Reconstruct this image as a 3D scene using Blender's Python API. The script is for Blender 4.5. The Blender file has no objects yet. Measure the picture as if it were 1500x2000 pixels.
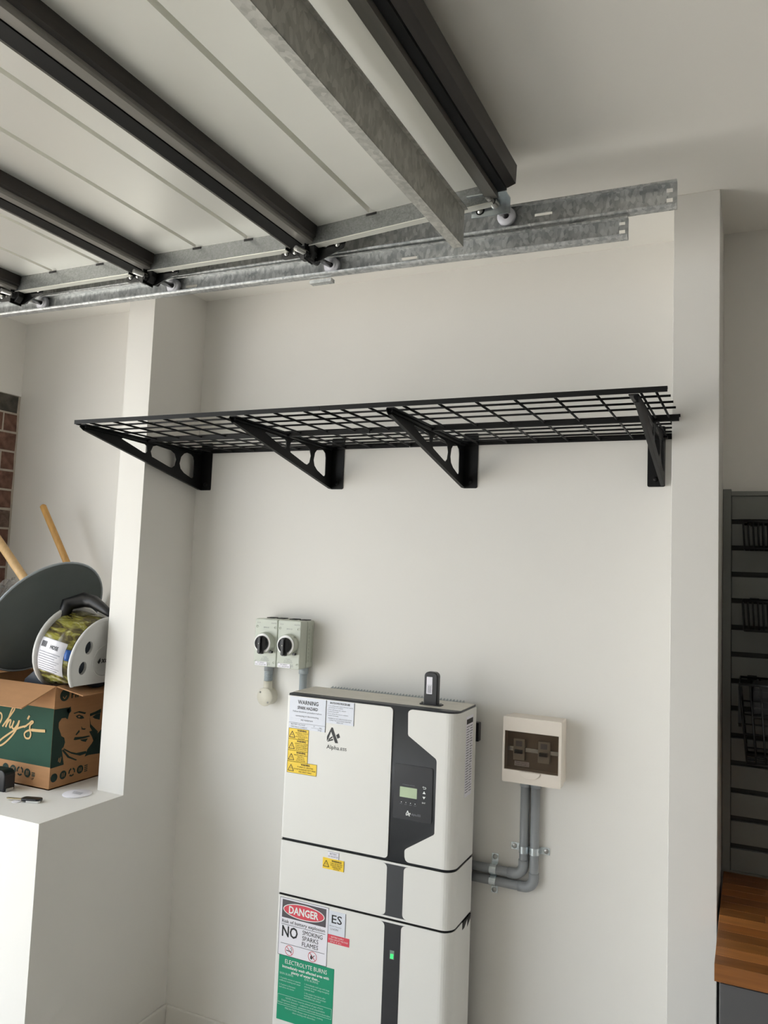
import bpy, math, random
from mathutils import Vector, Matrix

random.seed(7)
sc = bpy.context.scene
col = sc.collection

# ------------------------------------------------------------------ camera
cd = bpy.data.cameras.new('camera')
cd.sensor_fit = 'VERTICAL'
cd.sensor_height = 32.0
cd.lens = 32.0 * 1527.73 / 2000.0
cd.shift_x = -35.99 / 2000.0
cd.shift_y = -15.25 / 2000.0
cd.clip_start = 0.02
cam = bpy.data.objects.new('camera', cd)
col.objects.link(cam)
_yaw, _pitch, _roll = -0.42249, 0.08131, 0.03760
_f = Vector((math.sin(_yaw) * math.cos(_pitch), math.cos(_yaw) * math.cos(_pitch), math.sin(_pitch)))
_r0 = Vector((math.cos(_yaw), -math.sin(_yaw), 0))
_u0 = _r0.cross(_f)
_r = _r0 * math.cos(_roll) + _u0 * math.sin(_roll)
_u = -_r0 * math.sin(_roll) + _u0 * math.cos(_roll)
_m = Matrix((( _r.x, _u.x, -_f.x, 0.0), (_r.y, _u.y, -_f.y, -2.45), (_r.z, _u.z, -_f.z, 1.73), (0, 0, 0, 1)))
cam.matrix_world = _m
sc.camera = cam

# ------------------------------------------------------------------ world, sun, exposure
wd = bpy.data.worlds.new('overcast_sky')
sc.world = wd
wd.use_nodes = True
wn = wd.node_tree.nodes
wn['Background'].inputs[0].default_value = (0.87, 0.94, 1.0, 1)
wn['Background'].inputs[1].default_value = 1.3

sd = bpy.data.lights.new('sun', 'SUN')
sd.energy = 10.0
sd.angle = math.radians(3)
sd.color = (1.0, 0.97, 0.92)
sun = bpy.data.objects.new('sun', sd)
col.objects.link(sun)
sun.location = (0, 3, 8)
sun.rotation_euler = Vector((-0.08, -0.66, -0.75)).to_track_quat('-Z', 'Y').to_euler()

pd = bpy.data.lights.new('door_opening_portal', 'AREA')
pd.shape = 'RECTANGLE'
pd.size = 4.7
pd.size_y = 2.4
pd.cycles.is_portal = True
po = bpy.data.objects.new('door_opening_portal', pd)
col.objects.link(po)
po.location = (-3.12, -3.07, 1.2)
po.rotation_euler = Vector((1, 0, 0)).to_track_quat('-Z', 'Z').to_euler()

vs = sc.view_settings
vs.view_transform = 'Standard'
vs.look = 'None'
vs.exposure = 1.62
vs.gamma = 1.0
vs.use_curve_mapping = False
sc.cycles.max_bounces = 14
sc.cycles.diffuse_bounces = 8
sc.cycles.glossy_bounces = 5

# ------------------------------------------------------------------ materials
def lin(c):
    return tuple(((v / 255.0) / 12.92 if v <= 10.3 else ((v / 255.0 + 0.055) / 1.055) ** 2.4) for v in c)

MATS = {}
def mat(name, rgb, rough=0.5, metal=0.0, noise=0.0, scale=8.0, bump=0.0, bscale=60.0, coat=0.0, spec=0.5,
        emit=None, estr=0.0, alpha=1.0, trans=0.0, stretch=None, rgb2=None):
    if name in MATS:
        return MATS[name]
    m = bpy.data.materials.new(name)
    m.use_nodes = True
    nt = m.node_tree
    b = nt.nodes['Principled BSDF']
    c = lin(rgb)
    b.inputs['Base Color'].default_value = (*c, 1)
    b.inputs['Roughness'].default_value = rough
    b.inputs['Metallic'].default_value = metal
    b.inputs['Coat Weight'].default_value = coat
    b.inputs['Specular IOR Level'].default_value = spec
    b.inputs['Alpha'].default_value = alpha
    b.inputs['Transmission Weight'].default_value = trans
    if emit:
        b.inputs['Emission Color'].default_value = (*lin(emit), 1)
        b.inputs['Emission Strength'].default_value = estr
    tc = nt.nodes.new('ShaderNodeTexCoord')
    mp = nt.nodes.new('ShaderNodeMapping')
    nt.links.new(tc.outputs['Object'], mp.inputs['Vector'])
    if stretch:
        mp.inputs['Scale'].default_value = stretch
    if noise > 0:
        n = nt.nodes.new('ShaderNodeTexNoise')
        n.inputs['Scale'].default_value = scale
        n.inputs['Detail'].default_value = 5
        nt.links.new(mp.outputs[0], n.inputs['Vector'])
        r = nt.nodes.new('ShaderNodeValToRGB')
        r.color_ramp.elements[0].position = 0.3
        r.color_ramp.elements[1].position = 0.7
        c2 = lin(rgb2) if rgb2 else tuple(v * (1 + noise) for v in c)
        c1 = c if rgb2 else tuple(v * (1 - noise) for v in c)
        r.color_ramp.elements[0].color = (*c1, 1)
        r.color_ramp.elements[1].color = (*c2, 1)
        nt.links.new(n.outputs['Fac'], r.inputs['Fac'])
        nt.links.new(r.outputs['Color'], b.inputs['Base Color'])
    if bump > 0:
        n2 = nt.nodes.new('ShaderNodeTexNoise')
        n2.inputs['Scale'].default_value = bscale
        n2.inputs['Detail'].default_value = 4
        nt.links.new(mp.outputs[0], n2.inputs['Vector'])
        bp = nt.nodes.new('ShaderNodeBump')
        bp.inputs['Strength'].default_value = bump
        bp.inputs['Distance'].default_value = 0.01
        nt.links.new(n2.outputs['Fac'], bp.inputs['Height'])
        nt.links.new(bp.outputs[0], b.inputs['Normal'])
    MATS[name] = m
    return m

def galv_mat(name, lo, hi, rough=0.38, vscale=55.0, stretch=(1, 1, 1)):
    m = bpy.data.materials.new(name)
    m.use_nodes = True
    nt = m.node_tree
    b = nt.nodes['Principled BSDF']
    b.inputs['Metallic'].default_value = 0.6
    tc = nt.nodes.new('ShaderNodeTexCoord')
    mp = nt.nodes.new('ShaderNodeMapping')
    mp.inputs['Scale'].default_value = stretch
    nt.links.new(tc.outputs['Object'], mp.inputs['Vector'])
    v = nt.nodes.new('ShaderNodeTexVoronoi')
    v.inputs['Scale'].default_value = vscale
    nt.links.new(mp.outputs[0], v.inputs['Vector'])
    n = nt.nodes.new('ShaderNodeTexNoise')
    n.inputs['Scale'].default_value = vscale * 0.35
    n.inputs['Detail'].default_value = 6
    nt.links.new(mp.outputs[0], n.inputs['Vector'])
    mx = nt.nodes.new('ShaderNodeMix')
    mx.data_type = 'RGBA'
    mx.inputs[0].default_value = 0.55
    nt.links.new(v.outputs['Color'], mx.inputs[6])
    nt.links.new(n.outputs['Fac'], mx.inputs[7])
    bw = nt.nodes.new('ShaderNodeRGBToBW')
    nt.links.new(mx.outputs[2], bw.inputs[0])
    r = nt.nodes.new('ShaderNodeValToRGB')
    r.color_ramp.elements[0].position = 0.3
    r.color_ramp.elements[1].position = 0.7
    r.color_ramp.elements[0].color = (*lin(lo), 1)
    r.color_ramp.elements[1].color = (*lin(hi), 1)
    nt.links.new(bw.outputs[0], r.inputs[0])
    nt.links.new(r.outputs[0], b.inputs['Base Color'])
    mr = nt.nodes.new('ShaderNodeMapRange')
    mr.inputs['To Min'].default_value = rough - 0.1
    mr.inputs['To Max'].default_value = rough + 0.15
    nt.links.new(bw.outputs[0], mr.inputs['Value'])
    nt.links.new(mr.outputs[0], b.inputs['Roughness'])
    MATS[name] = m
    return m

M_WALL = mat('wall_paint', (230, 228, 224), 0.85, noise=0.012, scale=1.5, bump=0.03, bscale=220, spec=0.25)
M_CEIL = mat('ceiling_paint', (240, 238, 233), 0.9, noise=0.01, scale=1.2, bump=0.02, bscale=160, spec=0.2)
M_LEDGE = mat('ledge_paint', (232, 231, 230), 0.7, noise=0.02, scale=9, bump=0.03, bscale=200, spec=0.3)
M_FLOOR = mat('concrete_floor', (189, 185, 178), 0.6, noise=0.08, scale=3.0, bump=0.05, bscale=90)
M_DRIVE = mat('driveway_concrete', (188, 184, 178), 0.8, noise=0.06, scale=1.2, bump=0.1, bscale=70)
M_WALLD = mat('dark_wall_paint', (96, 92, 88), 0.85, noise=0.03, scale=2)
M_WALLM = mat('grey_wall_paint', (202, 199, 195), 0.85, noise=0.03, scale=2)
M_TRIM = mat('trim_paint', (226, 224, 219), 0.5, noise=0.01, scale=3)
M_BRICK = mat('brick_red', (84, 58, 49), 0.9, noise=0.5, scale=30, bump=0.7, bscale=70, rgb2=(132, 98, 84))
M_BRICK2 = mat('brick_brown', (76, 60, 52), 0.9, noise=0.5, scale=34, bump=0.7, bscale=80, rgb2=(126, 106, 94))
M_BRICK3 = mat('brick_charcoal', (62, 60, 56), 0.9, noise=0.5, scale=26, bump=0.7, bscale=80, rgb2=(92, 88, 80))
M_MORTAR = mat('mortar', (188, 180, 168), 0.95, noise=0.08, scale=40, bump=0.5, bscale=120)
M_SKIN = mat('door_skin', (236, 236, 230), 0.28, 0.5, noise=0.015, scale=4, bump=0.015, bscale=40)
M_EDGE = mat('bright_edge', (222, 222, 214), 0.3, 0.3, noise=0.03, scale=40)  # pale stile edge: the sky's reflection is painted into its colour
M_RAILB = mat('door_rail_black', (7, 7, 7), 0.5, 0.0, noise=0.1, scale=20, spec=0.25)
M_RAILG = mat('door_rail_grey', (128, 125, 120), 0.4, 0.5, noise=0.06, scale=12, stretch=(6, 0.5, 6))
M_RAILD = mat('door_top_rail', (54, 50, 47), 0.4, 0.4, noise=0.15, scale=12, stretch=(6, 0.5, 6))
M_HINGE = mat('hinge_black', (20, 20, 21), 0.3, 0.3, noise=0.1, scale=50)
M_BOLT = mat('bolt_steel', (178, 178, 176), 0.28, 0.95, noise=0.08, scale=90)
M_NYLON = mat('nylon_white', (214, 214, 222), 0.45, noise=0.03, scale=60)
M_GALV = galv_mat('galvanised', (158, 161, 162), (208, 210, 209), 0.34, 130, (1, 1, 0.6))
M_GALV_STRUT = galv_mat('galvanised_strut', (172, 172, 166), (208, 207, 201), 0.42, 120, (1.0, 0.8, 0.5))
M_GALV_CAP = galv_mat('galvanised_cap', (116, 118, 117), (140, 142, 141), 0.42, 260, (1, 1, 1))
M_BLACK = mat('shelf_black', (8, 8, 9), 0.5, 0.0, noise=0.15, scale=30, spec=0.3)
M_CAB = mat('cabinet_white', (233, 232, 228), 0.42, noise=0.008, scale=6, bump=0.01, bscale=400)
M_CABTOP = mat('cabinet_top', (206, 202, 192), 0.5, noise=0.05, scale=30)
M_DARK = mat('cabinet_dark', (58, 60, 64), 0.45, noise=0.05, scale=20)
M_SEAM = mat('seam_black', (28, 27, 28), 0.6, noise=0.1, scale=40)
M_GLOSS = mat('panel_gloss', (40, 42, 47), 0.16, noise=0.06, scale=20, coat=0.4)
M_LCD = mat('lcd_green', (186, 204, 170), 0.3, noise=0.04, scale=30)
M_LED = mat('led_green', (60, 230, 110), 0.3, noise=0.05, scale=300, emit=(40, 235, 90), estr=0.55)
M_LEDW = mat('led_window', (120, 140, 132), 0.25, noise=0.2, scale=300)
M_STW = mat('sticker_white', (226, 230, 240), 0.4, noise=0.008, scale=30)
M_STP = mat('sticker_paper', (240, 238, 246), 0.4, noise=0.008, scale=30)
M_STY = mat('sticker_yellow', (250, 212, 48), 0.4, noise=0.02, scale=30)
M_STG = mat('sticker_green', (0, 150, 112), 0.4, noise=0.02, scale=30)
M_STR = mat('sticker_red', (222, 76, 92), 0.4, noise=0.02, scale=30)
M_STK = mat('sticker_charcoal', (84, 78, 84), 0.45, noise=0.02, scale=30)
M_INK = mat('ink_black', (30, 30, 34), 0.5, noise=0.05, scale=60)
M_INKG = mat('ink_grey', (128, 130, 138), 0.5, noise=0.05, scale=60)
M_INKB = mat('ink_brown', (84, 66, 16), 0.5, noise=0.05, scale=60)
M_INKW = mat('ink_white', (238, 242, 240), 0.5, noise=0.02, scale=60)
M_INKR = mat('ink_red', (214, 60, 74), 0.5, noise=0.02, scale=60)
M_ISO = mat('isolator_grey', (198, 203, 192), 0.45, noise=0.012, scale=20)
M_RING = mat('dial_white', (240, 240, 238), 0.35, noise=0.01, scale=30)
M_KNOB = mat('knob_black', (22, 22, 26), 0.35, noise=0.1, scale=60)
M_PVC = mat('conduit_grey', (150, 154, 158), 0.35, noise=0.02, scale=20)
M_PVC2 = mat('conduit_light', (168, 176, 182), 0.4, noise=0.02, scale=20)
M_JB = mat('junction_cream', (214, 210, 196), 0.45, noise=0.015, scale=20)
M_BRK = mat('breaker_cream', (226, 217, 206), 0.4, noise=0.012, scale=15)
M_ZINC = mat('zinc_plate', (208, 216, 220), 0.25, 0.75, noise=0.12, scale=60)
M_CARD = mat('cardboard', (172, 128, 88), 0.85, noise=0.05, scale=14, bump=0.05, bscale=150, stretch=(1, 1, 6))
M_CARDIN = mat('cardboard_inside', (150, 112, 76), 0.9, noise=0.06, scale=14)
M_PGREEN = mat('print_green', (20, 66, 49), 0.8, noise=0.05, scale=20)
M_PDARK = mat('print_dark', (24, 48, 40), 0.8, noise=0.08, scale=30)
M_PTAN = mat('print_tan', (206, 172, 122), 0.8, noise=0.03, scale=30)
M_WOOD = mat('handle_wood', (190, 146, 84), 0.55, noise=0.12, scale=18, stretch=(4, 4, 0.7))
M_WOOD2 = mat('handle_wood_pale', (206, 172, 124), 0.5, noise=0.1, scale=18, stretch=(4, 4, 0.7))
M_DISH = mat('grey_plastic', (104, 112, 112), 0.5, noise=0.05, scale=10)
M_DISHR = mat('grey_rim', (160, 168, 174), 0.4, noise=0.03, scale=10)
M_REEL = mat('reel_plastic', (206, 206, 204), 0.45, noise=0.02, scale=20)
M_BLKP = mat('black_plastic', (20, 20, 23), 0.4, noise=0.1, scale=40)
M_NAVY = mat('navy_plastic', (44, 50, 62), 0.5, noise=0.08, scale=25)
M_BLUE = mat('blue_plastic', (34, 84, 158), 0.4, noise=0.06, scale=25)
M_PAPER = mat('paper_white', (234, 233, 240), 0.7, noise=0.02, scale=40)
M_SLAT = mat('slatwall_grey', (122, 124, 121), 0.55, noise=0.04, scale=12)
M_SLATD = mat('slatwall_recess', (58, 58, 56), 0.7, noise=0.05, scale=12)
M_WIRE = mat('basket_black', (14, 14, 15), 0.4, 0.1, noise=0.1, scale=60)
M_BENCHC = mat('bench_cabinet_grey', (92, 92, 94), 0.5, noise=0.03, scale=10)

def sleeve_mat():
    m = bpy.data.materials.new('printed_sleeve')
    m.use_nodes = True
    nt = m.node_tree
    b = nt.nodes['Principled BSDF']
    b.inputs['Roughness'].default_value = 0.2
    tc = nt.nodes.new('ShaderNodeTexCoord')
    mp = nt.nodes.new('ShaderNodeMapping')
    mp.inputs['Rotation'].default_value = (0.4, 0.7, 0.6)
    mp.inputs['Scale'].default_value = (5, 22, 8)
    nt.links.new(tc.outputs['Object'], mp.inputs[0])
    n = nt.nodes.new('ShaderNodeTexNoise')
    n.inputs['Scale'].default_value = 2.2
    n.inputs['Detail'].default_value = 4
    n.inputs['Distortion'].default_value = 1.2
    nt.links.new(mp.outputs[0], n.inputs['Vector'])
    r = nt.nodes.new('ShaderNodeValToRGB')
    e = r.color_ramp.elements
    e[0].position = 0.30
    e[0].color = (*lin((46, 41, 24)), 1)
    e[1].position = 0.72
    e[1].color = (*lin((214, 208, 184)), 1)
    k = e.new(0.46)
    k.color = (*lin((92, 82, 48)), 1)
    k = e.new(0.56)
    k.color = (*lin((150, 146, 66)), 1)
    nt.links.new(n.outputs['Fac'], r.inputs[0])
    nt.links.new(r.outputs[0], b.inputs['Base Color'])
    return m
M_SLEEVE = sleeve_mat()

def tinted_mat():
    m = bpy.data.materials.new('tinted_window')
    m.use_nodes = True
    b = m.node_tree.nodes['Principled BSDF']
    b.inputs['Base Color'].default_value = (0.56, 0.50, 0.44, 1)
    b.inputs['Roughness'].default_value = 0.05
    b.inputs['Transmission Weight'].default_value = 1.0
    b.inputs['IOR'].default_value = 1.25
    return m
M_TINT = tinted_mat()

def clear_mat():
    m = bpy.data.materials.new('clear_film')
    m.use_nodes = True
    b = m.node_tree.nodes['Principled BSDF']
    b.inputs['Base Color'].default_value = (0.85, 0.85, 0.86, 1)
    b.inputs['Roughness'].default_value = 0.12
    b.inputs['Transmission Weight'].default_value = 0.75
    b.inputs['IOR'].default_value = 1.2
    return m
M_FILM = clear_mat()

STAVE_M = []
for i, c in enumerate([(152, 98, 46), (170, 110, 54), (134, 84, 38), (184, 120, 62), (124, 76, 36), (160, 98, 46), (144, 90, 42)]):
    STAVE_M.append(mat('bench_timber_%d' % i, c, 0.42, noise=0.16, scale=14, stretch=(0.6, 7, 7), bump=0.02, bscale=40))

# ------------------------------------------------------------------ mesh helpers
class MB:
    def __init__(s):
        s.v = []
        s.f = []
        s.sm = []
    def add(s, vs, fs, smooth=False):
        o = len(s.v)
        s.v += [tuple(p) for p in vs]
        s.f += [tuple(i + o for i in f) for f in fs]
        s.sm += [smooth] * len(fs)
        return s
    def box(s, x0, x1, y0, y1, z0, z1):
        x0, x1 = min(x0, x1), max(x0, x1)
        y0, y1 = min(y0, y1), max(y0, y1)
        z0, z1 = min(z0, z1), max(z0, z1)
        v = [(x0, y0, z0), (x1, y0, z0), (x1, y1, z0), (x0, y1, z0), (x0, y0, z1), (x1, y0, z1), (x1, y1, z1), (x0, y1, z1)]
        return s.add(v, [(0, 3, 2, 1), (4, 5, 6, 7), (0, 1, 5, 4), (1, 2, 6, 5), (2, 3, 7, 6), (3, 0, 4, 7)])
    def tube(s, pts, r, n=10, cap=True, closed=False):
        pts = [Vector(p) for p in pts]
        rr = r if isinstance(r, (list, tuple)) else [r] * len(pts)
        vs, fs = [], []
        prev = None
        m = len(pts)
        for i, p in enumerate(pts):
            if closed:
                d = pts[(i + 1) % m] - pts[i - 1]
            else:
                d = pts[min(i + 1, m - 1)] - pts[max(i - 1, 0)]
            d.normalize()
            if prev is None:
                a = Vector((0, 0, 1)) if abs(d.z) < 0.9 else Vector((1, 0, 0))
                u = d.cross(a).normalized()
            else:
                u = (prev - d * prev.dot(d)).normalized()
            prev = u
            w = d.cross(u)
            for k in range(n):
                t = 2 * math.pi * k / n
                vs.append(p + (u * math.cos(t) + w * math.sin(t)) * rr[i])
        for i in range(m if closed else m - 1):
            j = (i + 1) % m
            for k in range(n):
                l = (k + 1) % n
                fs.append((i * n + k, i * n + l, j * n + l, j * n + k))
        s.add(vs, fs, True)
        if cap and not closed:
            o = len(s.v) - len(vs)
            s.f.append(tuple(o + k for k in range(n))[::-1])
            s.f.append(tuple(o + (m - 1) * n + k for k in range(n)))
            s.sm += [False, False]
        return s
    def cyl(s, p0, p1, r0, r1=None, n=20):
        return s.tube([p0, p1], [r0, r0 if r1 is None else r1], n)
    def rev(s, prof, origin, axis, n=28):
        """surface of revolution: prof = [(radius, distance along axis)]"""
        ax = Vector(axis).normalized()
        a = Vector((0, 0, 1)) if abs(ax.z) < 0.9 else Vector((1, 0, 0))
        u = ax.cross(a).normalized()
        w = ax.cross(u)
        o = Vector(origin)
        vs, fs = [], []
        for r, h in prof:
            for k in range(n):
                t = 2 * math.pi * k / n
                vs.append(o + ax * h + (u * math.cos(t) + w * math.sin(t)) * max(r, 1e-5))
        for i in range(len(prof) - 1):
            for k in range(n):
                l = (k + 1) % n
                fs.append((i * n + k, i * n + l, (i + 1) * n + l, (i + 1) * n + k))
        return s.add(vs, fs, True)
    def prism(s, poly, fn, smooth=False):
        """poly = 2D loop, fn(a,b,t) -> 3D, t in (0,1)"""
        n = len(poly)
        vs = [fn(a, b, 0) for a, b in poly] + [fn(a, b, 1) for a, b in poly]
        fs = [tuple(range(n))[::-1], tuple(range(n, 2 * n))]
        s.add(vs, fs)
        o = len(s.v) - 2 * n
        for i in range(n):
            j = (i + 1) % n
            s.f.append((o + i, o + j, o + n + j, o + n + i))
            s.sm.append(smooth)
        return s
    def mesh(s, me, fn):
        s.add([fn(*v.co) for v in me.vertices], [tuple(p.vertices) for p in me.polygons])
        return s
    def build(s, name, m, parent=None, bevel=0.0, segs=2, local=None):
        off = Vector((0, 0, 0))
        if parent is not None:
            off = Vector(parent.get('_w', (0, 0, 0)))
        me = bpy.data.meshes.new(name)
        me.from_pydata([(p[0] - off.x, p[1] - off.y, p[2] - off.z) for p in s.v], [], s.f)
        me.polygons.foreach_set('use_smooth', s.sm)
        me.update()
        import bmesh
        bm = bmesh.new()
        bm.from_mesh(me)
        bmesh.ops.recalc_face_normals(bm, faces=bm.faces)
        bm.to_mesh(me)
        bm.free()
        me.materials.append(m)
        o = bpy.data.objects.new(name, me)
        col.objects.link(o)
        if parent is not None:
            o.parent = parent
            o['_w'] = tuple(off)
        else:
            o['_w'] = (0.0, 0.0, 0.0)
        if bevel > 0:
            bv = o.modifiers.new('bevel', 'BEVEL')
            bv.width = bevel
            bv.segments = segs
            bv.limit_method = 'ANGLE'
            bv.angle_limit = math.radians(40)
            bv.harden_normals = False
        return o

def tag(o, label, cat=None, group=None, kind=None):
    o['label'] = label
    if cat:
        o['category'] = cat
    if group:
        o['group'] = group
    if kind:
        o['kind'] = kind
    return o

def thing(name, loc, label, cat, group=None, kind=None):
    o = bpy.data.objects.new(name, None)
    o.empty_display_size = 0.05
    o.location = loc
    o['_w'] = tuple(loc)
    col.objects.link(o)
    return tag(o, label, cat, group, kind)

def struct(name, mb, m, label, cat, bevel=0.0):
    return tag(mb.build(name, m, None, bevel), label, cat, None, 'structure')

def rrect(x0, x1, y0, y1, r, n=5):
    if not isinstance(r, (list, tuple)):
        r = [r] * 4
    out = []
    for (cx, cy, a0, rad) in ((x1 - r[0], y1 - r[0], 0, r[0]), (x0 + r[1], y1 - r[1], 90, r[1]), (x0 + r[2], y0 + r[2], 180, r[2]), (x1 - r[3], y0 + r[3], 270, r[3])):
        if rad < 1e-6:
            out.append((cx, cy))
            continue
        for i in range(n + 1):
            t = math.radians(a0 + 90 * i / n)
            out.append((cx + rad * math.cos(t), cy + rad * math.sin(t)))
    return out

def curve_mesh(loops, half):
    cu = bpy.data.curves.new('tmp', 'CURVE')
    cu.dimensions = '2D'
    cu.fill_mode = 'BOTH'
    cu.extrude = half
    for lp in loops:
        sp = cu.splines.new('POLY')
        sp.points.add(len(lp) - 1)
        for p, (a, b) in zip(sp.points, lp):
            p.co = (a, b, 0, 1)
        sp.use_cyclic_u = True
    ob = bpy.data.objects.new('tmp', cu)
    me = bpy.data.meshes.new_from_object(ob)
    bpy.data.objects.remove(ob)
    bpy.data.curves.remove(cu)
    return me

def text_mesh(s, bold=0.0):
    cu = bpy.data.curves.new('tmp', 'FONT')
    cu.body = s
    cu.size = 1.0
    cu.resolution_u = 2
    cu.offset = bold
    ob = bpy.data.objects.new('tmp', cu)
    me = bpy.data.meshes.new_from_object(ob)
    bpy.data.objects.remove(ob)
    bpy.data.curves.remove(cu)
    return me

def put_text(mb, s, x, z, h, y, width=None, align='L', bold=0.0, fn=None):
    """text on a plane facing -Y (or via fn(a,b)); h = capital height, x,z = left/centre baseline"""
    me = text_mesh(s, bold)
    if not me.vertices:
        return
    xs = [v.co.x for v in me.vertices]
    w0, w1 = min(xs), max(xs)
    k = h / 0.69
    kx = k if width is None else width / max(w1 - w0, 1e-6)
    ox = x if align == 'L' else (x - (w1 - w0) * kx / 2 if align == 'C' else x - (w1 - w0) * kx)
    if fn is None:
        g = lambda a, b, c: (ox + (a - w0) * kx, y, z + b * k)
    else:
        g = lambda a, b, c: fn(ox + (a - w0) * kx, z + b * k)
    mb.mesh(me, g)
    bpy.data.meshes.remove(me)

def put_poly(mb, poly, fn):
    mb.add([fn(a, b) for a, b in poly], [tuple(range(len(poly)))])

def put_stroke(mb, pts, w, fn, sub=4, lift=0.0):
    """ribbon along a smoothed 2D path"""
    P = [Vector(p) for p in pts]
    out = []
    for i in range(len(P) - 1):
        p0, p1, p2, p3 = P[max(i - 1, 0)], P[i], P[i + 1], P[min(i + 2, len(P) - 1)]
        for k in range(sub):
            t = k / sub
            out.append(0.5 * ((2 * p1) + (p2 - p0) * t + (2 * p0 - 5 * p1 + 4 * p2 - p3) * t * t + (3 * p1 - p0 - 3 * p2 + p3) * t ** 3))
    out.append(P[-1])
    vs, fs = [], []
    for i, p in enumerate(out):
        d = out[min(i + 1, len(out) - 1)] - out[max(i - 1, 0)]
        if d.length < 1e-9:
            d = Vector((1, 0))
        d.normalize()
        nn = Vector((-d.y, d.x)) * (w / 2)
        vs += [(c[0], c[1] - lift * i, c[2]) for c in (fn(*(p + nn)), fn(*(p - nn)))]
    for i in range(len(out) - 1):
        fs.append((2 * i, 2 * i + 1, 2 * i + 3, 2 * i + 2))
    mb.add(vs, fs)

# ------------------------------------------------------------------ the room
XL, XW, XR, XRR = -1.990, -2.993, -0.195, -0.079     # pier faces and left wall
D1, D2, D3 = 0.289, 0.641, 0.299
ZC, ZS, WL = 2.761, 0.909, 0.119
XE, YE = 4.6, -6.4                                    # far right wall, wall behind the camera

struct('floor', MB().box(XW - 0.12, XE, YE, 0.0, -0.12, 0), M_FLOOR, 'grey concrete garage floor', 'floor')
struct('driveway', MB().box(-16, XW - 0.12, -13, 6, -0.14, -0.02), M_DRIVE, 'pale concrete driveway outside the door opening', 'driveway')
struct('ceiling', MB().box(XW - 0.25, XE + 0.12, YE - 0.12, 0.12, ZC, ZC + 0.2), M_CEIL, 'white flat plasterboard ceiling of the garage', 'ceiling')
struct('wall_back', MB().box(XW - 0.25, XE + 0.12, 0, 0.12, -0.1, ZC), M_WALL, 'white plaster wall behind the wire shelf', 'wall')
struct('wall_right', MB().box(XE, XE + 0.12, YE, 0, 0, ZC), M_WALLD, 'dark grey side wall at the far end of the room', 'wall')
struct('wall_front', MB().box(XW - 0.25, XE + 0.12, YE - 0.12, YE, 0, ZC), M_WALLM, 'light grey wall facing the wire shelf', 'wall')
YO0, YO1, ZO = -0.72, -5.42, 2.43
wl = MB()
wl.box(XW - 0.25, XW, YO0, 0, ZO, ZC)
wl.box(XW - 0.25, XW, YO1, YO0, ZO, ZC)
wl.box(XW - 0.25, XW, YE, YO1, 0, ZC)
wl.box(XW - 0.25, XW - 0.022, YO0, 0, 0, ZO)
wall_left = struct('wall_left', wl, M_WALL, 'end wall with the door opening and exposed brick by the corner', 'wall')
mo = MB().box(XW - 0.021, XW - 0.003, YO0, -0.001, 0, ZO - 0.001)
mo.build('mortar', M_MORTAR, wall_left)
# bricks: 76 mm courses, 10 mm joints, running bond
brick_meshes = {}
def brick(y0, y1, z0, z1, m):
    L = round(y1 - y0, 3)
    if (L, m.name) not in brick_meshes:
        b = MB()
        w, h = L / 2, (z1 - z0) / 2
        rng = random.Random(int(L * 1000) + len(m.name))
        j = lambda: rng.uniform(-0.0022, 0.0022)
        v = [(-0.018, -w, -h), (-0.018, w, -h), (-0.018, w, h), (-0.018, -w, h)]
        c = 0.006
        v += [(0.004 + j(), -w + c + j(), -h + c + j()), (0.004 + j(), w - c + j(), -h + c + j()), (0.004 + j(), w - c + j(), h - c + j()), (0.004 + j(), -w + c + j(), h - c + j())]
        v += [(0.0 + j(), -w + j(), -h + j()), (0.0 + j(), w + j(), -h + j()), (0.0 + j(), w + j(), h + j()), (0.0 + j(), -w + j(), h + j())]
        f = [(4, 5, 6, 7)] + [(8 + i, 8 + (i + 1) % 4, 4 + (i + 1) % 4, 4 + i) for i in range(4)] + [(i, (i + 1) % 4, 8 + (i + 1) % 4, 8 + i) for i in range(4)]
        b.add(v, f)
        o = b.build('brick', m, wall_left)
        brick_meshes[(L, m.name)] = o.data
    else:
        o = bpy.data.objects.new('brick', brick_meshes[(L, m.name)])
        col.objects.link(o)
        o.parent = wall_left
    o.location = (XW - 0.002, (y0 + y1) / 2, (z0 + z1) / 2)
zt = 2.426
row = 0
while zt > ZS + 0.02:
    mats = [M_BRICK3] if row == 0 else [M_BRICK, M_BRICK2, M_BRICK]
    y = -0.012
    first = 0.230 if row % 2 == 0 else 0.064
    L = first
    while y > YO0 + 0.01:
        y1 = max(y - L, YO0)
        if y - y1 > 0.02:
            brick(y1, y, zt - 0.0745, zt, random.choice(mats))
        y = y1 - 0.010
        L = 0.230
    zt -= 0.0848
    row += 1

# piers and half-height ledge
struct('wall_pier_left', MB().box(XL - WL, XL, -D1, 0, ZS, ZC), M_WALL, 'white pier standing on the ledge at the left end of the shelf', 'pier')
struct('wall_ledge', MB().box(XW - 0.005, XL, -D2, 0, 0, ZS), M_WALL, 'white half-height ledge carrying the cardboard box', 'ledge')
pr = MB()
pr.prism([(XR, -D3), (XRR, -D3), (XRR, 0.0), (XR + 0.016, 0.0)], lambda a, b, t: (a, b, ZC * t))
struct('wall_pier_right', pr, M_WALL, 'white pier between the shelf recess and the grey slat wall', 'pier', 0.0015)
SK = 0.087
def skirt(name, x0, x1, y0, y1, lab):
    b = MB().box(x0, x1, y0, y1, 0, SK)
    return struct(name, b, M_TRIM, lab, 'baseboard', 0.004)
skirt('baseboard_back', XL + 0.012, XR, -0.012, 0.0, 'low white baseboard along the recess wall')
skirt('baseboard_left', XL, XL + 0.012, -D2, 0.0, 'low white baseboard along the ledge side')
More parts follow.
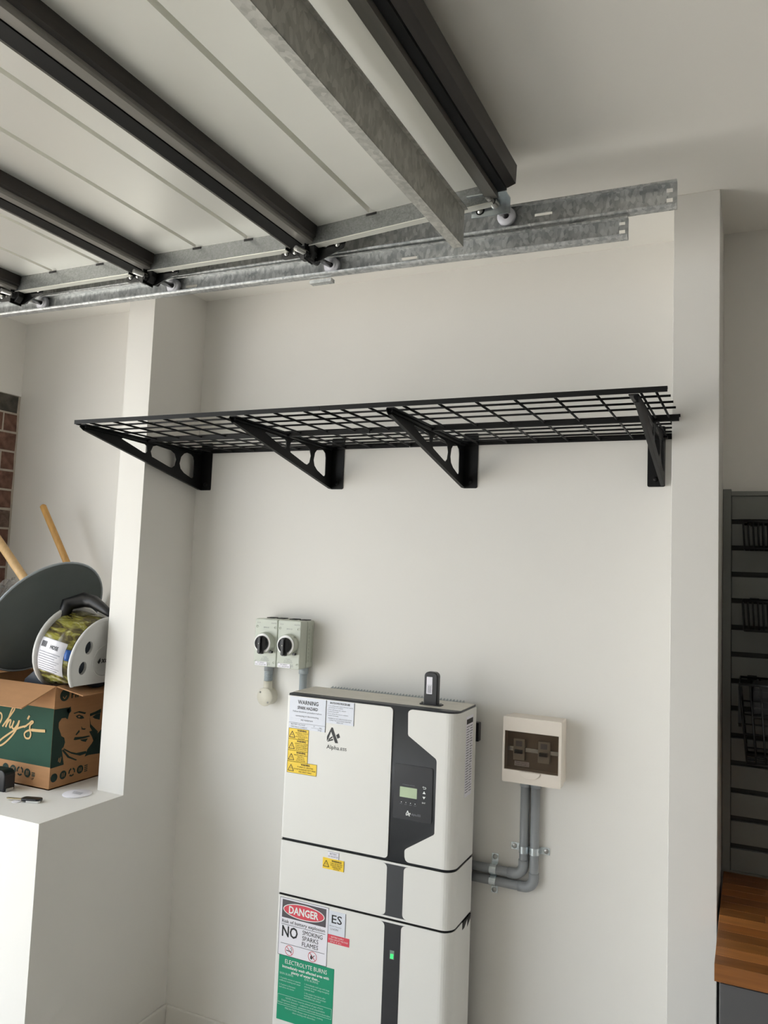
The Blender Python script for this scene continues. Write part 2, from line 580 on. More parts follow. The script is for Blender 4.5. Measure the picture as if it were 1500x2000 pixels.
skirt('baseboard_pier', XR, XRR, -D3 - 0.012, -D3, 'short white baseboard on the right pier face')

# ------------------------------------------------------------------ garage door tracks
def web_with_slots(mb, x0, x1, zf, hgt, y0, y1, slots):
    """thin web, bottom at zf(x), with rectangular slots (xa, xb, ha, hb)"""
    xs = sorted({x0, x1, *[s[0] for s in slots], *[s[1] for s in slots]})
    for a, b in zip(xs[:-1], xs[1:]):
        holes = sorted((s[2], s[3]) for s in slots if s[0] <= a + 1e-6 and s[1] >= b - 1e-6)
        h = 0.0
        segs = []
        for lo, hi in holes:
            segs.append((h, lo))
            h = hi
        segs.append((h, hgt))
        for lo, hi in segs:
            v = []
            for (x, yy, hh) in ((a, y0, lo), (b, y0, lo), (b, y1, lo), (a, y1, lo), (a, y0, hi), (b, y0, hi), (b, y1, hi), (a, y1, hi)):
                v.append((x, yy, zf(x) + hh))
            mb.add(v, [(0, 3, 2, 1), (4, 5, 6, 7), (0, 1, 5, 4), (1, 2, 6, 5), (2, 3, 7, 6), (3, 0, 4, 7)])

YT = -0.585
def track(name, x0, x1, zf, hgt, slots, label):
    t = thing(name, (x1, YT, zf(x1)), label, 'door track', 'garage door tracks')
    w = MB()
    web_with_slots(w, x0, x1, zf, hgt, YT - 0.001, YT + 0.001, slots)
    w.build('web', M_GALV, t)
    for nm, hh, s in (('bottom_flange', 0.0, 1), ('top_flange', hgt, -1)):
        b = MB()
        prof = [(YT + 0.001, hh), (YT - 0.016, hh), (YT - 0.021, hh + s * 0.0012), (YT - 0.024, hh + s * 0.0035), (YT - 0.0245, hh + s * 0.006), (YT - 0.022, hh + s * 0.0075)]
        prof += [(a + (0.002 if a < YT - 0.0225 else 0.0), c + s * 0.002) for a, c in prof[::-1][1:]]
        n = len(prof)
        vs = [(x0, a, zf(x0) + c) for a, c in prof] + [(x1, a, zf(x1) + c) for a, c in prof]
        b.add(vs, [(i, (i + 1) % n, n + (i + 1) % n, n + i) for i in range(n)] + [tuple(range(n)), tuple(range(2 * n - 1, n - 1, -1))], False)
        b.build(nm, M_GALV, t)
    return t

zlow = lambda x: 2.553 - (x + 2.415) * 0.0100
zupp = lambda x: 2.597 - (x + 2.415) * 0.0030
t1 = track('lower_door_track', -2.62, -0.272, zlow, 0.053,
           [(-0.294, -0.280, 0.018, 0.027), (-0.294, -0.280, 0.039, 0.047), (-0.868, -0.822, 0.021, 0.029), (-1.60, -1.555, 0.021, 0.029)],
           'lower galvanised door track that ends short of the right pier')
t2 = track('upper_door_track', -2.62, -0.162, zupp, 0.066,
           [(-0.186, -0.172, 0.020, 0.030), (-0.186, -0.172, 0.044, 0.054), (-0.503, -0.458, 0.034, 0.041)],
           'upper galvanised door track reaching in front of the right pier')
# curved run-down at the opening (outside the picture)
cv = MB()
pts = []
for i in range(9):
    a = math.radians(90 * i / 8)
    pts.append((-2.62 - 0.29 * math.sin(a), YT - 0.016, 2.58 - 0.29 + 0.29 * math.cos(a)))
pts.append((-2.91, YT - 0.016, ZS))
cv.tube(pts, 0.022, 8)
cv.build('vertical_run', M_GALV, t1)
# small clip under the lower track
MB().box(-1.155, -1.085, YT, YT + 0.02, zlow(-1.1) - 0.012, zlow(-1.1) - 0.002).build('clip', M_GALV, t1)
# joiners that tie the two tracks together behind the webs
for x in (-2.3, -0.40):
    MB().box(x - 0.02, x + 0.02, YT + 0.001, YT + 0.004, zlow(x) + 0.004, zupp(x) + 0.062).build('tie_plate', M_GALV, t2)
for x in (-2.5, -1.75):
    MB().box(x - 0.015, x + 0.015, YT + 0.001, YT + 0.004, zupp(x) + 0.02, ZC).build('ceiling_hanger', M_GALV, t2)

# ------------------------------------------------------------------ open sectional garage door
YD0, YD1 = -0.69, -5.30           # near and far edges of the door leaf
ZSK, ZB = 2.637, 2.589            # skin underside, rail underside
JX = [-2.79, -2.23, -1.67, -1.11, -0.52]
door = thing('garage_door', (-1.655, -3.0, ZB), 'open overhead sectional garage door with pale ribbed panels', 'garage door')
def tilt(x, z):
    return z + (0.075 * (x + 1.11) if x > -1.11 else 0.0)
grooves = {0: [-2.42, -2.61], 1: [-1.85, -2.05], 2: [-1.295, -1.475], 3: [-0.705, -0.91]}
for i in range(4):
    xa, xb = JX[i], JX[i + 1]
    # skin: extruded profile with two pressed ribs
    prof = [xa + 0.002]
    pr = [(xa + 0.002, ZSK)]
    for g in sorted(grooves[i]):
        pr += [(g - 0.0075, ZSK), (g - 0.0068, ZSK + 0.020), (g + 0.0068, ZSK + 0.020), (g + 0.0075, ZSK)]
    pr += [(xb - 0.002, ZSK)]
    top = [(a, ZSK + 0.026) for a, _ in pr[::-1]]
    loop = pr + top
    b = MB()
    n = len(pr)
    vs = [(a, YD0, tilt(a, c)) for a, c in loop] + [(a, YD1, tilt(a, c)) for a, c in loop]
    m = len(loop)
    b.add(vs, [(k, (k + 1) % m, m + (k + 1) % m, m + k) for k in range(m)])
    b.add([vs[k] for k in range(m)], [tuple(range(m))])
    b.add([vs[m + k] for k in range(m)], [tuple(range(m))])
    sec = b.build('door_section', M_SKIN, door)
    # end caps (C-shaped stiles at both edges)
    for yy, s in ((YD0, 1), (YD1, -1)):
        e = MB()
        def bx(x0, x1, y0, y1, z0, z1):
            v = []
            for zz in (z0, z1):
                for (x, y) in ((x0, y0), (x1, y0), (x1, y1), (x0, y1)):
                    v.append((x, y, tilt(x, zz)))
            e.add(v, [(0, 3, 2, 1), (4, 5, 6, 7), (0, 1, 5, 4), (1, 2, 6, 5), (2, 3, 7, 6), (3, 0, 4, 7)])
        x0, x1 = xa + 0.012, xb - 0.062
        bx(x0, x1, yy - 0.001, yy + 0.001, ZB, ZSK)
        e.build('end_cap', M_GALV_CAP, sec)
        e = MB()
        bx(x0, x1, yy - s * 0.0015, yy + s * 0.022, ZB - 0.0011, ZB + 0.0011)
        e.build('cap_edge', M_EDGE, sec)
        # rib notches at the stile
        for g in grooves[i]:
            nb = MB()
            e = nb
            bx(g - 0.016, g + 0.014, yy - s * 0.0025, yy - s * 0.001, ZSK - 0.006, ZSK)
            nb.build('notch', M_SEAM, sec)
    # rails across the section ends
    def rail(xp, name, m, bev=0.0):
        r = MB()
        n = len(xp)
        vs = [(a, YD0 - 0.004, tilt(min(a, xb) if True else a, c)) for a, c in xp] + [(a, YD1 + 0.004, tilt(a, c)) for a, c in xp]
        r.add(vs, [(k, (k + 1) % n, n + (k + 1) % n, n + k) for k in range(n)] + [tuple(range(n)), tuple(range(2 * n - 1, n - 1, -1))])
        return r.build(name, m, sec, bev)
    if i < 3:
        x0 = xb
        rail([(x0 - 0.043, ZB), (x0 - 0.043, ZSK), (x0 - 0.046, ZSK), (x0 - 0.046, ZB - 0.002)], 'rail_lip', M_RAILG)
        rail([(x0 - 0.043, ZB), (x0 - 0.006, ZB + 0.002), (x0 - 0.006, ZSK), (x0 - 0.043, ZSK)], 'black_rail', M_RAILB)
    if i > 0:
        x0 = xa
        rail([(x0 - 0.004, ZB + 0.004), (x0 + 0.022, ZB + 0.002), (x0 + 0.026, ZB + 0.006), (x0 + 0.026, ZSK), (x0 - 0.004, ZSK)], 'grey_rail', M_RAILG)
        rail([(x0 + 0.0265, ZB + 0.014), (x0 + 0.036, ZB + 0.018), (x0 + 0.038, ZSK), (x0 + 0.0265, ZSK)], 'rail_side', M_RAILD)  # dark strip paints in the shade on the rail's right face
    if i == 3:
        x0 = xb
        rail([(x0 - 0.078, ZB + 0.012), (x0 - 0.046, ZB + 0.004), (x0 - 0.046, ZSK), (x0 - 0.078, ZSK)], 'top_rail_inner', M_RAILG)
        rail([(x0 - 0.045, ZB + 0.018), (x0 - 0.024, ZB + 0.018), (x0 - 0.024, ZSK), (x0 - 0.045, ZSK)], 'top_rail_dark', M_RAILB)
        rail([(x0 - 0.023, ZB + 0.024), (x0 - 0.002, ZB + 0.030), (x0, ZSK + 0.027), (x0 - 0.023, ZSK + 0.027)], 'top_rail_edge', M_RAILD)
# galvanised strut hanging under the top section
XS = -0.650
zs0, zs1 = 2.522, tilt(XS, ZB)
st = MB()
st.box(XS - 0.001, XS + 0.001, YD0 - 0.01, YD1, zs0, zs1)
st.box(XS - 0.026, XS + 0.001, YD0 - 0.01, YD1, zs0 - 0.001, zs0 + 0.001)
st.box(XS - 0.026, XS - 0.024, YD0 - 0.01, YD1, zs0, zs0 + 0.010)
st.box(XS - 0.030, XS + 0.001, YD0 - 0.01, YD1, zs1 - 0.001, zs1 + 0.001)
st.box(XS - 0.001, XS + 0.010, YD0 - 0.01, YD1, zs1 - 0.010, zs1 - 0.008)
st.build('strut', M_GALV_STRUT, door)
# hinges and rollers
def bolt_mb(mb, c, axis, r=0.006):
    mb.rev([(0, -0.002), (r * 1.5, -0.002), (r * 1.5, 0.0), (r, 0.0), (r, 0.004), (0, 0.0045)], c, axis, 8)
for j, xj in enumerate([-2.23, -1.67, -1.11]):
    zc = zlow(xj) + 0.026
    y = YD0 - 0.012
    h = MB()
    h.prism(rrect(xj - 0.086, xj - 0.018, ZB - 0.020, ZB + 0.014, 0.012, 4), lambda a, b, t: (a, y + 0.03 + 0.003 * t, b))
    hl = h.build('hinge_leaf', M_HINGE, door)
    for bx_ in (xj - 0.070, xj - 0.042):
        q = MB()
        bolt_mb(q, (bx_, y + 0.030, ZB - 0.004), (0, -1, 0))
        q.build('bolt', M_BOLT, hl)
    h = MB()
    h.prism([(xj - 0.006, ZB - 0.034), (xj + 0.024, ZB - 0.036), (xj + 0.060, ZB - 0.022), (xj + 0.104, ZB - 0.006), (xj + 0.110, ZB + 0.010), (xj + 0.100, ZB + 0.022), (xj + 0.030, ZB + 0.028), (xj - 0.002, ZB + 0.014)],
            lambda a, b, t: (a, y + 0.040 + 0.003 * t, b))
    h.box(xj + 0.004, xj + 0.008, y, y + 0.044, ZB - 0.04, ZB + 0.012)
    hl = h.build('hinge_leaf', M_HINGE, door, 0.0015)
    for bx_, bz in ((xj + 0.085, ZB + 0.006), (xj + 0.050, ZB + 0.010)):
        q = MB()
        bolt_mb(q, (bx_, y + 0.040, bz), (0, -1, 0), 0.007)
        q.build('bolt', M_BOLT, hl)
    MB().prism([(xj - 0.030, ZB + 0.004), (xj + 0.030, ZB + 0.004), (xj + 0.030, ZB - 0.018), (xj + 0.016, ZB - 0.034), (xj - 0.012, ZB - 0.034), (xj - 0.026, ZB - 0.020)], lambda a, b, t: (a, y + 0.012 + 0.022 * t, b)).build('hinge_body', M_HINGE, door, 0.002)
    kn = MB()
    kn.cyl((xj + 0.002, y + 0.002, zc - 0.002), (xj + 0.012, y + 0.060, zc - 0.002), 0.0125, None, 14)
    kn.build('hinge_knuckle', M_HINGE, door)
    ro = MB()
    ro.rev([(0.0075, -0.007), (0.0225, -0.007), (0.024, -0.004), (0.024, 0.004), (0.0225, 0.007), (0.0075, 0.007)], (xj + 0.034, YT - 0.012, zc), (0, 1, 0), 24)
    ro.rev([(0.0075, -0.004), (0.015, -0.004), (0.015, 0.004)], (xj + 0.034, YT - 0.016, zc), (0, 1, 0), 16)
    r_ = ro.build('roller', M_NYLON, door)
    sm_ = MB()
    sm_.cyl((xj - 0.004, y - 0.028, zc + 0.004), (xj + 0.034, YT - 0.006, zc), 0.0075, None, 12)
    sm_.build('roller_stem', M_BOLT, r_)
# top roller carrier in the upper track
zc = 2.630
pl = MB()
pl.box(-0.645, -0.545, YD0 + 0.030, YD0 + 0.033, zc - 0.020, zc + 0.016)
pl.box(-0.645, -0.545, YD0 - 0.01, YD0 + 0.033, zc + 0.016, zc + 0.019)
cp = pl.build('top_carrier', M_ZINC, door)
q = MB()
bolt_mb(q, (-0.622, YD0 + 0.030, zc - 0.004), (0, -1, 0), 0.008)
q.build('bolt', M_BOLT, cp)
ro = MB()
ro.rev([(0.0085, -0.007), (0.0225, -0.007), (0.024, -0.004), (0.024, 0.004), (0.0225, 0.007), (0.0085, 0.007)], (-0.572, YT - 0.014, zc), (0, 1, 0), 24)
r_ = ro.build('roller', M_NYLON, door)
sm_ = MB()
sm_.cyl((-0.590, YD0 - 0.012, zc + 0.008), (-0.572, YT - 0.006, zc), 0.0070, None, 12)
sm_.cyl((-0.586, YD0 + 0.012, zc + 0.007), (-0.577, YT - 0.036, zc + 0.002), 0.0105, None, 12)
sm_.build('roller_stem', M_BOLT, r_)

# ------------------------------------------------------------------ wire wall shelf
SX0, SX1, SYF, SZ = -1.984, -0.176, -0.622, 2.157
shelf = thing('wall_shelf', (-1.08, 0, 2.0), 'long black wire grid shelf on four triangular wall brackets', 'shelf')
def deck(xa, xb, right):
    d = MB()
    d.box(xa + 0.001, xb, SYF - 0.002, SYF + 0.001, SZ - 0.0075, SZ + 0.0055)
    d.tube([(xa, SYF + 0.004, SZ + 0.002), (xb, SYF + 0.004, SZ + 0.002)], 0.0035, 8)
    fr = d.build('front_rail', M_BLACK, shelf)
    xe = min(xb, -0.197)
    d = MB()
    d.box(xa + 0.003, xb, -0.318, -0.308, SZ - 0.016, SZ - 0.002)
    d.tube([(xa, -0.303, SZ), (xb + 0.002 * right, -0.303, SZ)], 0.0042, 8)
    d.build('centre_rail', M_BLACK, shelf)
    d = MB()
    d.box(xa + 0.003, xe, -0.010, -0.006, SZ - 0.012, SZ + 0.006)
    d.build('rear_rail', M_BLACK, shelf)
    ys = [-0.546, -0.477, -0.410, -0.252, -0.193, -0.131, -0.068, -0.022]
    for y in ys:
        w = MB()
        w.tube([(xa, y, SZ), (xb if y < -0.305 else xe, y, SZ)], 0.0030, 6)
        w.build('long_wire', M_BLACK, shelf)
deck(SX0, -1.0803, 0)
deck(-1.0797, SX1, 1)
cw = None
xs = [-1.978] + [-1.919 + 0.0985 * k for k in range(9)] + [-1.0745, -1.015] + [-0.931 + 0.0995 * k for k in range(8)] + [-0.2005]
for x in xs:
    if cw is None:
        w = MB()
        w.tube([(0, SYF + 0.002, SZ - 0.006), (0, -0.006, SZ - 0.006)], 0.0032, 6)
        me_o = w.build('cross_wire', M_BLACK, shelf)
        cw = me_o.data
        o = me_o
    else:
        o = bpy.data.objects.new('cross_wire', cw)
        col.objects.link(o)
        o.parent = shelf
    o.location = (x, 0, 0)
def bracket(xt, side):
    """xt = plane of the triangular web, side = +1 when wall plate and flanges point to +X"""
    b = thing_part = bpy.data.objects.new('bracket', None)
    col.objects.link(b)
    b.parent = shelf
    b.location = (0, 0, 0)
    b['_w'] = tuple(shelf['_w'])
    outer = [(-0.004, 2.003), (-0.004, 2.150), (-0.612, 2.150), (-0.615, 2.142), (-0.600, 2.133), (-0.016, 2.003)]
    h1 = [(-0.432, 2.134), (-0.425, 2.137), (-0.318, 2.133), (-0.309, 2.128), (-0.306, 2.108), (-0.312, 2.102), (-0.325, 2.103)]
    h2 = [(-0.288, 2.112), (-0.278, 2.132), (-0.257, 2.138), (-0.180, 2.132), (-0.158, 2.122), (-0.149, 2.102), (-0.156, 2.078), (-0.172, 2.068), (-0.188, 2.070), (-0.280, 2.094)]
    h3 = [(-0.131, 2.090), (-0.124, 2.116), (-0.108, 2.131), (-0.090, 2.137), (-0.066, 2.134), (-0.052, 2.126), (-0.047, 2.110), (-0.046, 2.050), (-0.050, 2.044), (-0.060, 2.043), (-0.104, 2.058), (-0.124, 2.072)]
    me = curve_mesh([outer, h1, h2, h3], 0.0012)
    w = MB().mesh(me, lambda a, c, t: (xt + t, a, c))
    w.build('web', M_BLACK, b)
    f = MB()
    f.box(xt, xt + side * 0.022, -0.612, -0.004, 2.148, 2.151)
    f.tube([(xt + side * 0.006, -0.60, 2.146), (xt + side * 0.006, -0.02, 2.146)], 0.006, 8)
    f.build('top_flange', M_BLACK, b)
    f = MB()
    a, c = Vector((-0.600, 2.133)), Vector((-0.016, 2.003))
    nrm = Vector((-(c - a).y, (c - a).x)).normalized() * 0.002
    f.prism([tuple(a), tuple(c), tuple(c + nrm), tuple(a + nrm)], lambda p, q, t: (xt + side * (0.010 * t), p, q))
    f.build('lower_flange', M_BLACK, b)
    p = MB()
    xw = sorted((xt - side * 0.001, xt + side * 0.050))
    p.prism(rrect(xw[0], xw[1], 2.002, 2.186, 0.005, 3), lambda u, v, t: (u, -0.004 * t, v))
    wp = p.build('wall_plate', M_BLACK, b)
    s = MB()
    s.rev([(0, 0.004), (0.004, 0.0035), (0.0085, 0.0012), (0.0085, 0)], (xt + side * 0.026, -0.004, 2.024), (0, -1, 0), 12)
    s.build('screw', M_BLACK, wp)
    # two clips that hold the rails
    for yy in (-0.31, -0.05):
        k = MB().box(xt - 0.008, xt + 0.012, yy - 0.012, yy + 0.012, 2.141, 2.147)
        k.build('clip', M_BLACK, b)
bracket(-1.968, 1)
bracket(-1.386, 1)
bracket(-0.882, 1)
bracket(-0.241, -1)

# ------------------------------------------------------------------ solar inverter / battery stack
IX0, IX1, IYF, IYB = -1.387, -0.794, -0.225, -0.055
def shell_path(x0, r=0.036):
    """front-left run: from strip edge round the left corner to the back; returns 2D points"""
    pass
def round_shell(x0, x1, rl, rr, yb):
    """open footprint polyline: back-left, front-left rounded, front-right rounded, back-right"""
    p = [(x0, yb)]
    for i in range(7):
        t = math.radians(180 + 90 * i / 6)
        p.append((x0 + rl + rl * math.cos(t), IYF + rl + rl * math.sin(t)))
    for i in range(9):
        t = math.radians(270 + 90 * i / 8)
        p.append((x1 - rr + rr * math.cos(t), IYF + rr + rr * math.sin(t)))
    p.append((x1, yb))
    return p
def inset_path(path, d):
    out = []
    for i, p in enumerate(path):
        a = Vector(path[max(i - 1, 0)])
        c = Vector(path[min(i + 1, len(path) - 1)])
        t = (c - a).normalized()
        n = Vector((-t.y, t.x))
        out.append((p[0] + n.x * d, p[1] + n.y * d))
    return out
RL, RR = 0.010, 0.036
full = round_shell(IX0, IX1, RL, RR, IYB)
def wall_strip(mb, path, z0, z1, th=0.004, zfun=None):
    """solid wall following a path (list of xy), thickness inwards"""
    ins = inset_path(path, th)
    n = len(path)
    loop = path + ins[::-1]
    m = len(loop)
    vs = [(a, b, z0) for a, b in loop] + [(a, b, z1) for a, b in loop]
    for i in range(n - 1):
        mb.add([vs[i], vs[i + 1], vs[m + i + 1], vs[m + i]], [(0, 1, 2, 3)], True)
    fs = []
    for i in range(n - 1, m):
        j = (i + 1) % m
        fs.append((i, j, m + j, m + i))
    for i in range(n - 1):
        fs.append((i, i + 1, m - 2 - i, m - 1 - i))
        fs.append((m + i, m + i + 1, m + m - 2 - i, m + m - 1 - i))
    mb.add(vs, fs)
core_path = inset_path(full, 0.0035)
inv = thing('solar_inverter', (-1.09, -0.14, 0.852), 'white wall inverter with dark display strip, topmost of the three stacked units', 'inverter', 'stacked energy storage units')
c = MB().prism(core_path, lambda a, b, t: (a, b, 0.8475 + (1.309 - 0.8475) * t), True)
c.build('core', M_DARK, inv)
# left cover: front sheet with rounded strip-side corners plus the left side
zi0, zi1 = 0.8545, 1.303
lc = MB()
lc.prism(rrect(IX0 + RL, -1.006, zi0, zi1, [0.012, 0, 0, 0.012], 5), lambda a, b, t: (a, IYF + 0.004 * t, b))
wall_strip(lc, full[:8], zi0, zi1)
lc.build('left_cover', M_CAB, inv)
rc = MB()
poly = [(-0.83, zi1), (-0.942, zi1), (-0.948, zi1 - 0.002), (-0.953, zi1 - 0.006), (-0.955, zi1 - 0.012), (-0.953, 1.229), (-0.951, 1.224), (-0.861, 1.168), (-0.858, 1.163), (-0.857, 1.158),
        (-0.857, 0.952), (-0.860, 0.947), (-0.946, 0.893), (-0.950, 0.889), (-0.951, 0.884), (-0.950, 0.868), (-0.947, 0.860), (-0.941, 0.8555), (-0.934, zi0), (-0.83, zi0)]
rc.prism(poly, lambda a, b, t: (a, IYF + 0.004 * t, b))
wall_strip(rc, full[8:], zi0, zi1)
rc.build('right_cover', M_CAB, inv)
MB().prism(rrect(IX0 + 0.004, IX1 - 0.004, -0.190, IYB, [0.008, 0.008, 0, 0], 4), lambda a, b, t: (a, b, 1.305 + 0.006 * t)).build('top_plate', M_CABTOP, inv, 0.0015)
MB().box(IX0 + 0.01, IX1 - 0.01, IYB, -0.045, 0.87, 1.30).build('heat_sink_base', M_ZINC, inv)
for k in range(44):
    x = IX0 + 0.055 + k * 0.0112
    if k == 0:
        fo = MB().prism([(-0.047, 0.88), (-0.012, 0.88), (-0.012, 1.296), (-0.018, 1.312), (-0.047, 1.306)], lambda a, b, t: (x + 0.0025 * t, a, b)).build('heat_sink_fin', M_ZINC, inv)
    else:
        o = fo.copy()
        col.objects.link(o)
        o.location.x = fo.location.x + k * 0.0112
MB().box(IX1 - 0.012, IX1 + 0.004, -0.040, -0.016, 1.192, 1.250).build('side_switch', M_KNOB, inv, 0.002)
MB().box(IX1 - 0.20, IX1 - 0.05, -0.05, 0, 1.15, 1.25).build('wall_bracket', M_ZINC, inv)
MB().box(IX0 + 0.05, IX0 + 0.20, -0.05, 0, 1.15, 1.25).build('wall_bracket', M_ZINC, inv)

YS = IYF - 0.0006     # sticker plane
YK = IYF - 0.0011     # ink plane
def sticker(parent, name, x0, x1, z0, z1, m, r=0.001, y=YS, th=0.0006):
    return MB().prism(rrect(x0, x1, z0, z1, r, 3), lambda a, b, t: (a, y - 0 + th * t, b)).build(name, m, parent)
def inkfn(y):
    return lambda a, b: (a, y, b)
def tri_icon(mb, x, z, w, y):
    f = inkfn(y)
    put_stroke(mb, [(x, z), (x + w, z)], w * 0.1, f, 1)
    put_stroke(mb, [(x, z), (x + w / 2, z + w * 0.92)], w * 0.1, f, 1)
    put_stroke(mb, [(x + w, z), (x + w / 2, z + w * 0.92)], w * 0.1, f, 1)
    put_poly(mb, [(x + w * .53, z + w * .62), (x + w * .43, z + w * .36), (x + w * .5, z + w * .37), (x + w * .45, z + w * .12), (x + w * .58, z + w * .44), (x + w * .51, z + w * .43)], f)
def frame_ink(mb, x0, x1, z0, z1, y, w=0.0008):
    f = inkfn(y)
    for a, b in (((x0, z0), (x1, z0)), ((x0, z1), (x1, z1)), ((x0, z0), (x0, z1)), ((x1, z0), (x1, z1))):
        put_stroke(mb, [a, b], w, f, 1)
def lettering(parent, lines, m, y=YK, name='lettering', extra=None):
    mb = MB()
    for ln in lines:
        s, x, z, h = ln[:4]
        put_text(mb, s, x, z, h, y, ln[4] if len(ln) > 4 else None, ln[5] if len(ln) > 5 else 'L', ln[6] if len(ln) > 6 else 0.0)
    if extra:
        extra(mb)
    return mb.build(name, m, parent)

s = sticker(inv, 'warning_sticker', -1.375, -1.239, 1.200, 1.301, M_STW)
lettering(s, [('WARNING', -1.306, 1.279, 0.0125, 0.076, 'C', 0.012), ('SPARK HAZARD', -1.307, 1.263, 0.0095, 0.075, 'C', 0.016)], M_INK,
          extra=lambda mb: put_stroke(mb, [(-1.2395, 1.200), (-1.2395, 1.301)], 0.0018, inkfn(YK), 1))
lettering(s, [('Follow shutdown procedure before', -1.308, 1.2525, 0.0052, 0.106, 'C'), ('connecting or disconnecting', -1.308, 1.2395, 0.0052, 0.085, 'C'), ('any equipment', -1.308, 1.2275, 0.0052, 0.046, 'C'),
              ('BATTERY VOLTAGE', -1.366, 1.2115, 0.0042, 0.052), ('57', -1.283, 1.2115, 0.0042), ('Vdc', -1.262, 1.2095, 0.0042),
              ('MAX FAULT CURRENT', -1.366, 1.2035, 0.0040, 0.060), ('Amps', -1.266, 1.2022, 0.0042)], M_INKG, name='small_lettering',
          extra=lambda mb: (put_stroke(mb, [(-1.375, 1.2185), (-1.240, 1.2185)], 0.0008, inkfn(YK), 1), put_stroke(mb, [(-1.290, 1.2085), (-1.250, 1.2085)], 0.0006, inkfn(YK), 1)))
s = sticker(inv, 'procedure_sticker', -1.237, -1.138, 1.231, 1.302, M_STW)
lettering(s, [('SHUTDOWN PROCEDURE', -1.190, 1.2915, 0.0058, 0.072, 'C', 0.02)], M_INK,
          extra=lambda mb: put_stroke(mb, [(-1.1388, 1.231), (-1.1388, 1.302)], 0.0014, inkfn(YK), 1))
lettering(s, [('1 Turn off the main switch (inverter supply)', -1.233, 1.2840, 0.0034, 0.090), ('at inverter a.c. isolator', -1.230, 1.2785, 0.0034, 0.052),
              ('2 Turn off battery d.c. isolator', -1.233, 1.2715, 0.0034, 0.066), ('located in the module', -1.230, 1.2660, 0.0034, 0.036),
              ('3 Turn off the PV array d.c. isolators', -1.233, 1.2590, 0.0034, 0.074), ('located in the module', -1.230, 1.2535, 0.0034, 0.036),
              ('WARNING DO NOT OPEN PLUG AND SOCKET', -1.188, 1.2450, 0.0034, 0.086, 'C'), ('CONNECTORS OR PV STRING ISOLATORS', -1.188, 1.2390, 0.0034, 0.078, 'C'), ('UNDER LOAD', -1.188, 1.2335, 0.0034, 0.024, 'C')], M_INKG, name='small_lettering')
ytx = [('MULTIPLE D.C. SOURCES', 'TURN OFF ALL D.C.', 'ISOLATORS TO ISOLATE', 'EQUIPMENT'),
       ('HAZARDOUS D.C. VOLTAGE', 'PV ARRAY AND BATTERY', 'LIVE PARTS REMAIN', 'AFTER ISOLATION'),
       ('MULTIPLE ENERGY SUPPLY', 'TURN OFF ALL', 'ISOLATORS TO', 'ISOLATE SYSTEM')]
for k, (z0, z1) in enumerate(((1.1665, 1.2), (1.1305, 1.1665), (1.0955, 1.1305))):
    s = sticker(inv, 'yellow_warning_sticker', -1.3735, -1.299, z0, z1, M_STY)
    def ex(mb, z0=z0, z1=z1):
        tri_icon(mb, -1.3705, z0 + 0.005, 0.021, YK)
        frame_ink(mb, -1.3735, -1.2995, z0, z1, YK, 0.0010)
    lettering(s, [('WARNING', -1.3245, z1 - 0.0085, 0.0058, 0.034, 'C', 0.03)] + [(ytx[k][q], -1.3245, z1 - 0.0150 - 0.0058 * q, 0.0040, [0.046, 0.036, 0.043, 0.026][q] if k == 0 else [0.047, 0.043, 0.045, 0.040][q] if k == 1 else [0.048, 0.026, 0.028, 0.034][q], 'C') for q in range(4)], M_INKB, extra=ex)
s = sticker(inv, 'yellow_warning_sticker', -1.3735, -1.264, 1.060, 1.0955, M_STY)
def ex(mb):
    tri_icon(mb, -1.3700, 1.066, 0.021, YK)
    frame_ink(mb, -1.3735, -1.2645, 1.060, 1.0955, YK, 0.0010)
lettering(s, [('WARNING', -1.306, 1.0865, 0.0058, 0.034, 'C', 0.03), ('PV ARRAY D.C. ISOLATORS', -1.306, 1.0790, 0.0045, 0.058, 'C'), ('DO NOT DE-ENERGISE THE PV ARRAY', -1.308, 1.0715, 0.0045, 0.080, 'C'), ('AND ARRAY CABLES', -1.306, 1.0645, 0.0045, 0.048, 'C')], M_INKB, extra=ex)

def logo(mb, x, z, k, y):
    """angular letter mark: k = height"""
    f = lambda a, b: (x + a * k, y, z + b * k)
    put_poly(mb, [(0.33, 1.0), (0.42, 0.98), (0.86, 0.0), (0.64, 0.0), (0.30, 0.72)], f)
    put_poly(mb, [(0.33, 1.0), (0.30, 0.72), (0.22, 0.52), (0.0, 0.30), (0.0, 0.36)], f)
    put_poly(mb, [(0.0, 0.30), (0.22, 0.52), (0.13, 0.28), (0.04, 0.10), (0.0, 0.06)], f)
    put_poly(mb, [(0.10, 0.18), (0.40, 0.42), (0.44, 0.33), (0.16, 0.12)], f)
    put_poly(mb, [(0.06, 0.08), (0.45, 0.26), (0.50, 0.17), (0.07, 0.02)], f)
    put_poly(mb, [(0.70, 0.52), (0.88, 0.66), (1.00, 0.40), (0.80, 0.30)], f)
lg = MB()
logo(lg, -1.232, 1.172, 0.047, YS)
put_text(lg, 'Alpha', -1.232, 1.1515, 0.0125, YS, 0.045)
put_text(lg, '.ESS', -1.185, 1.1515, 0.0088, YS, 0.025)
lg.build('logo', M_INK, inv)
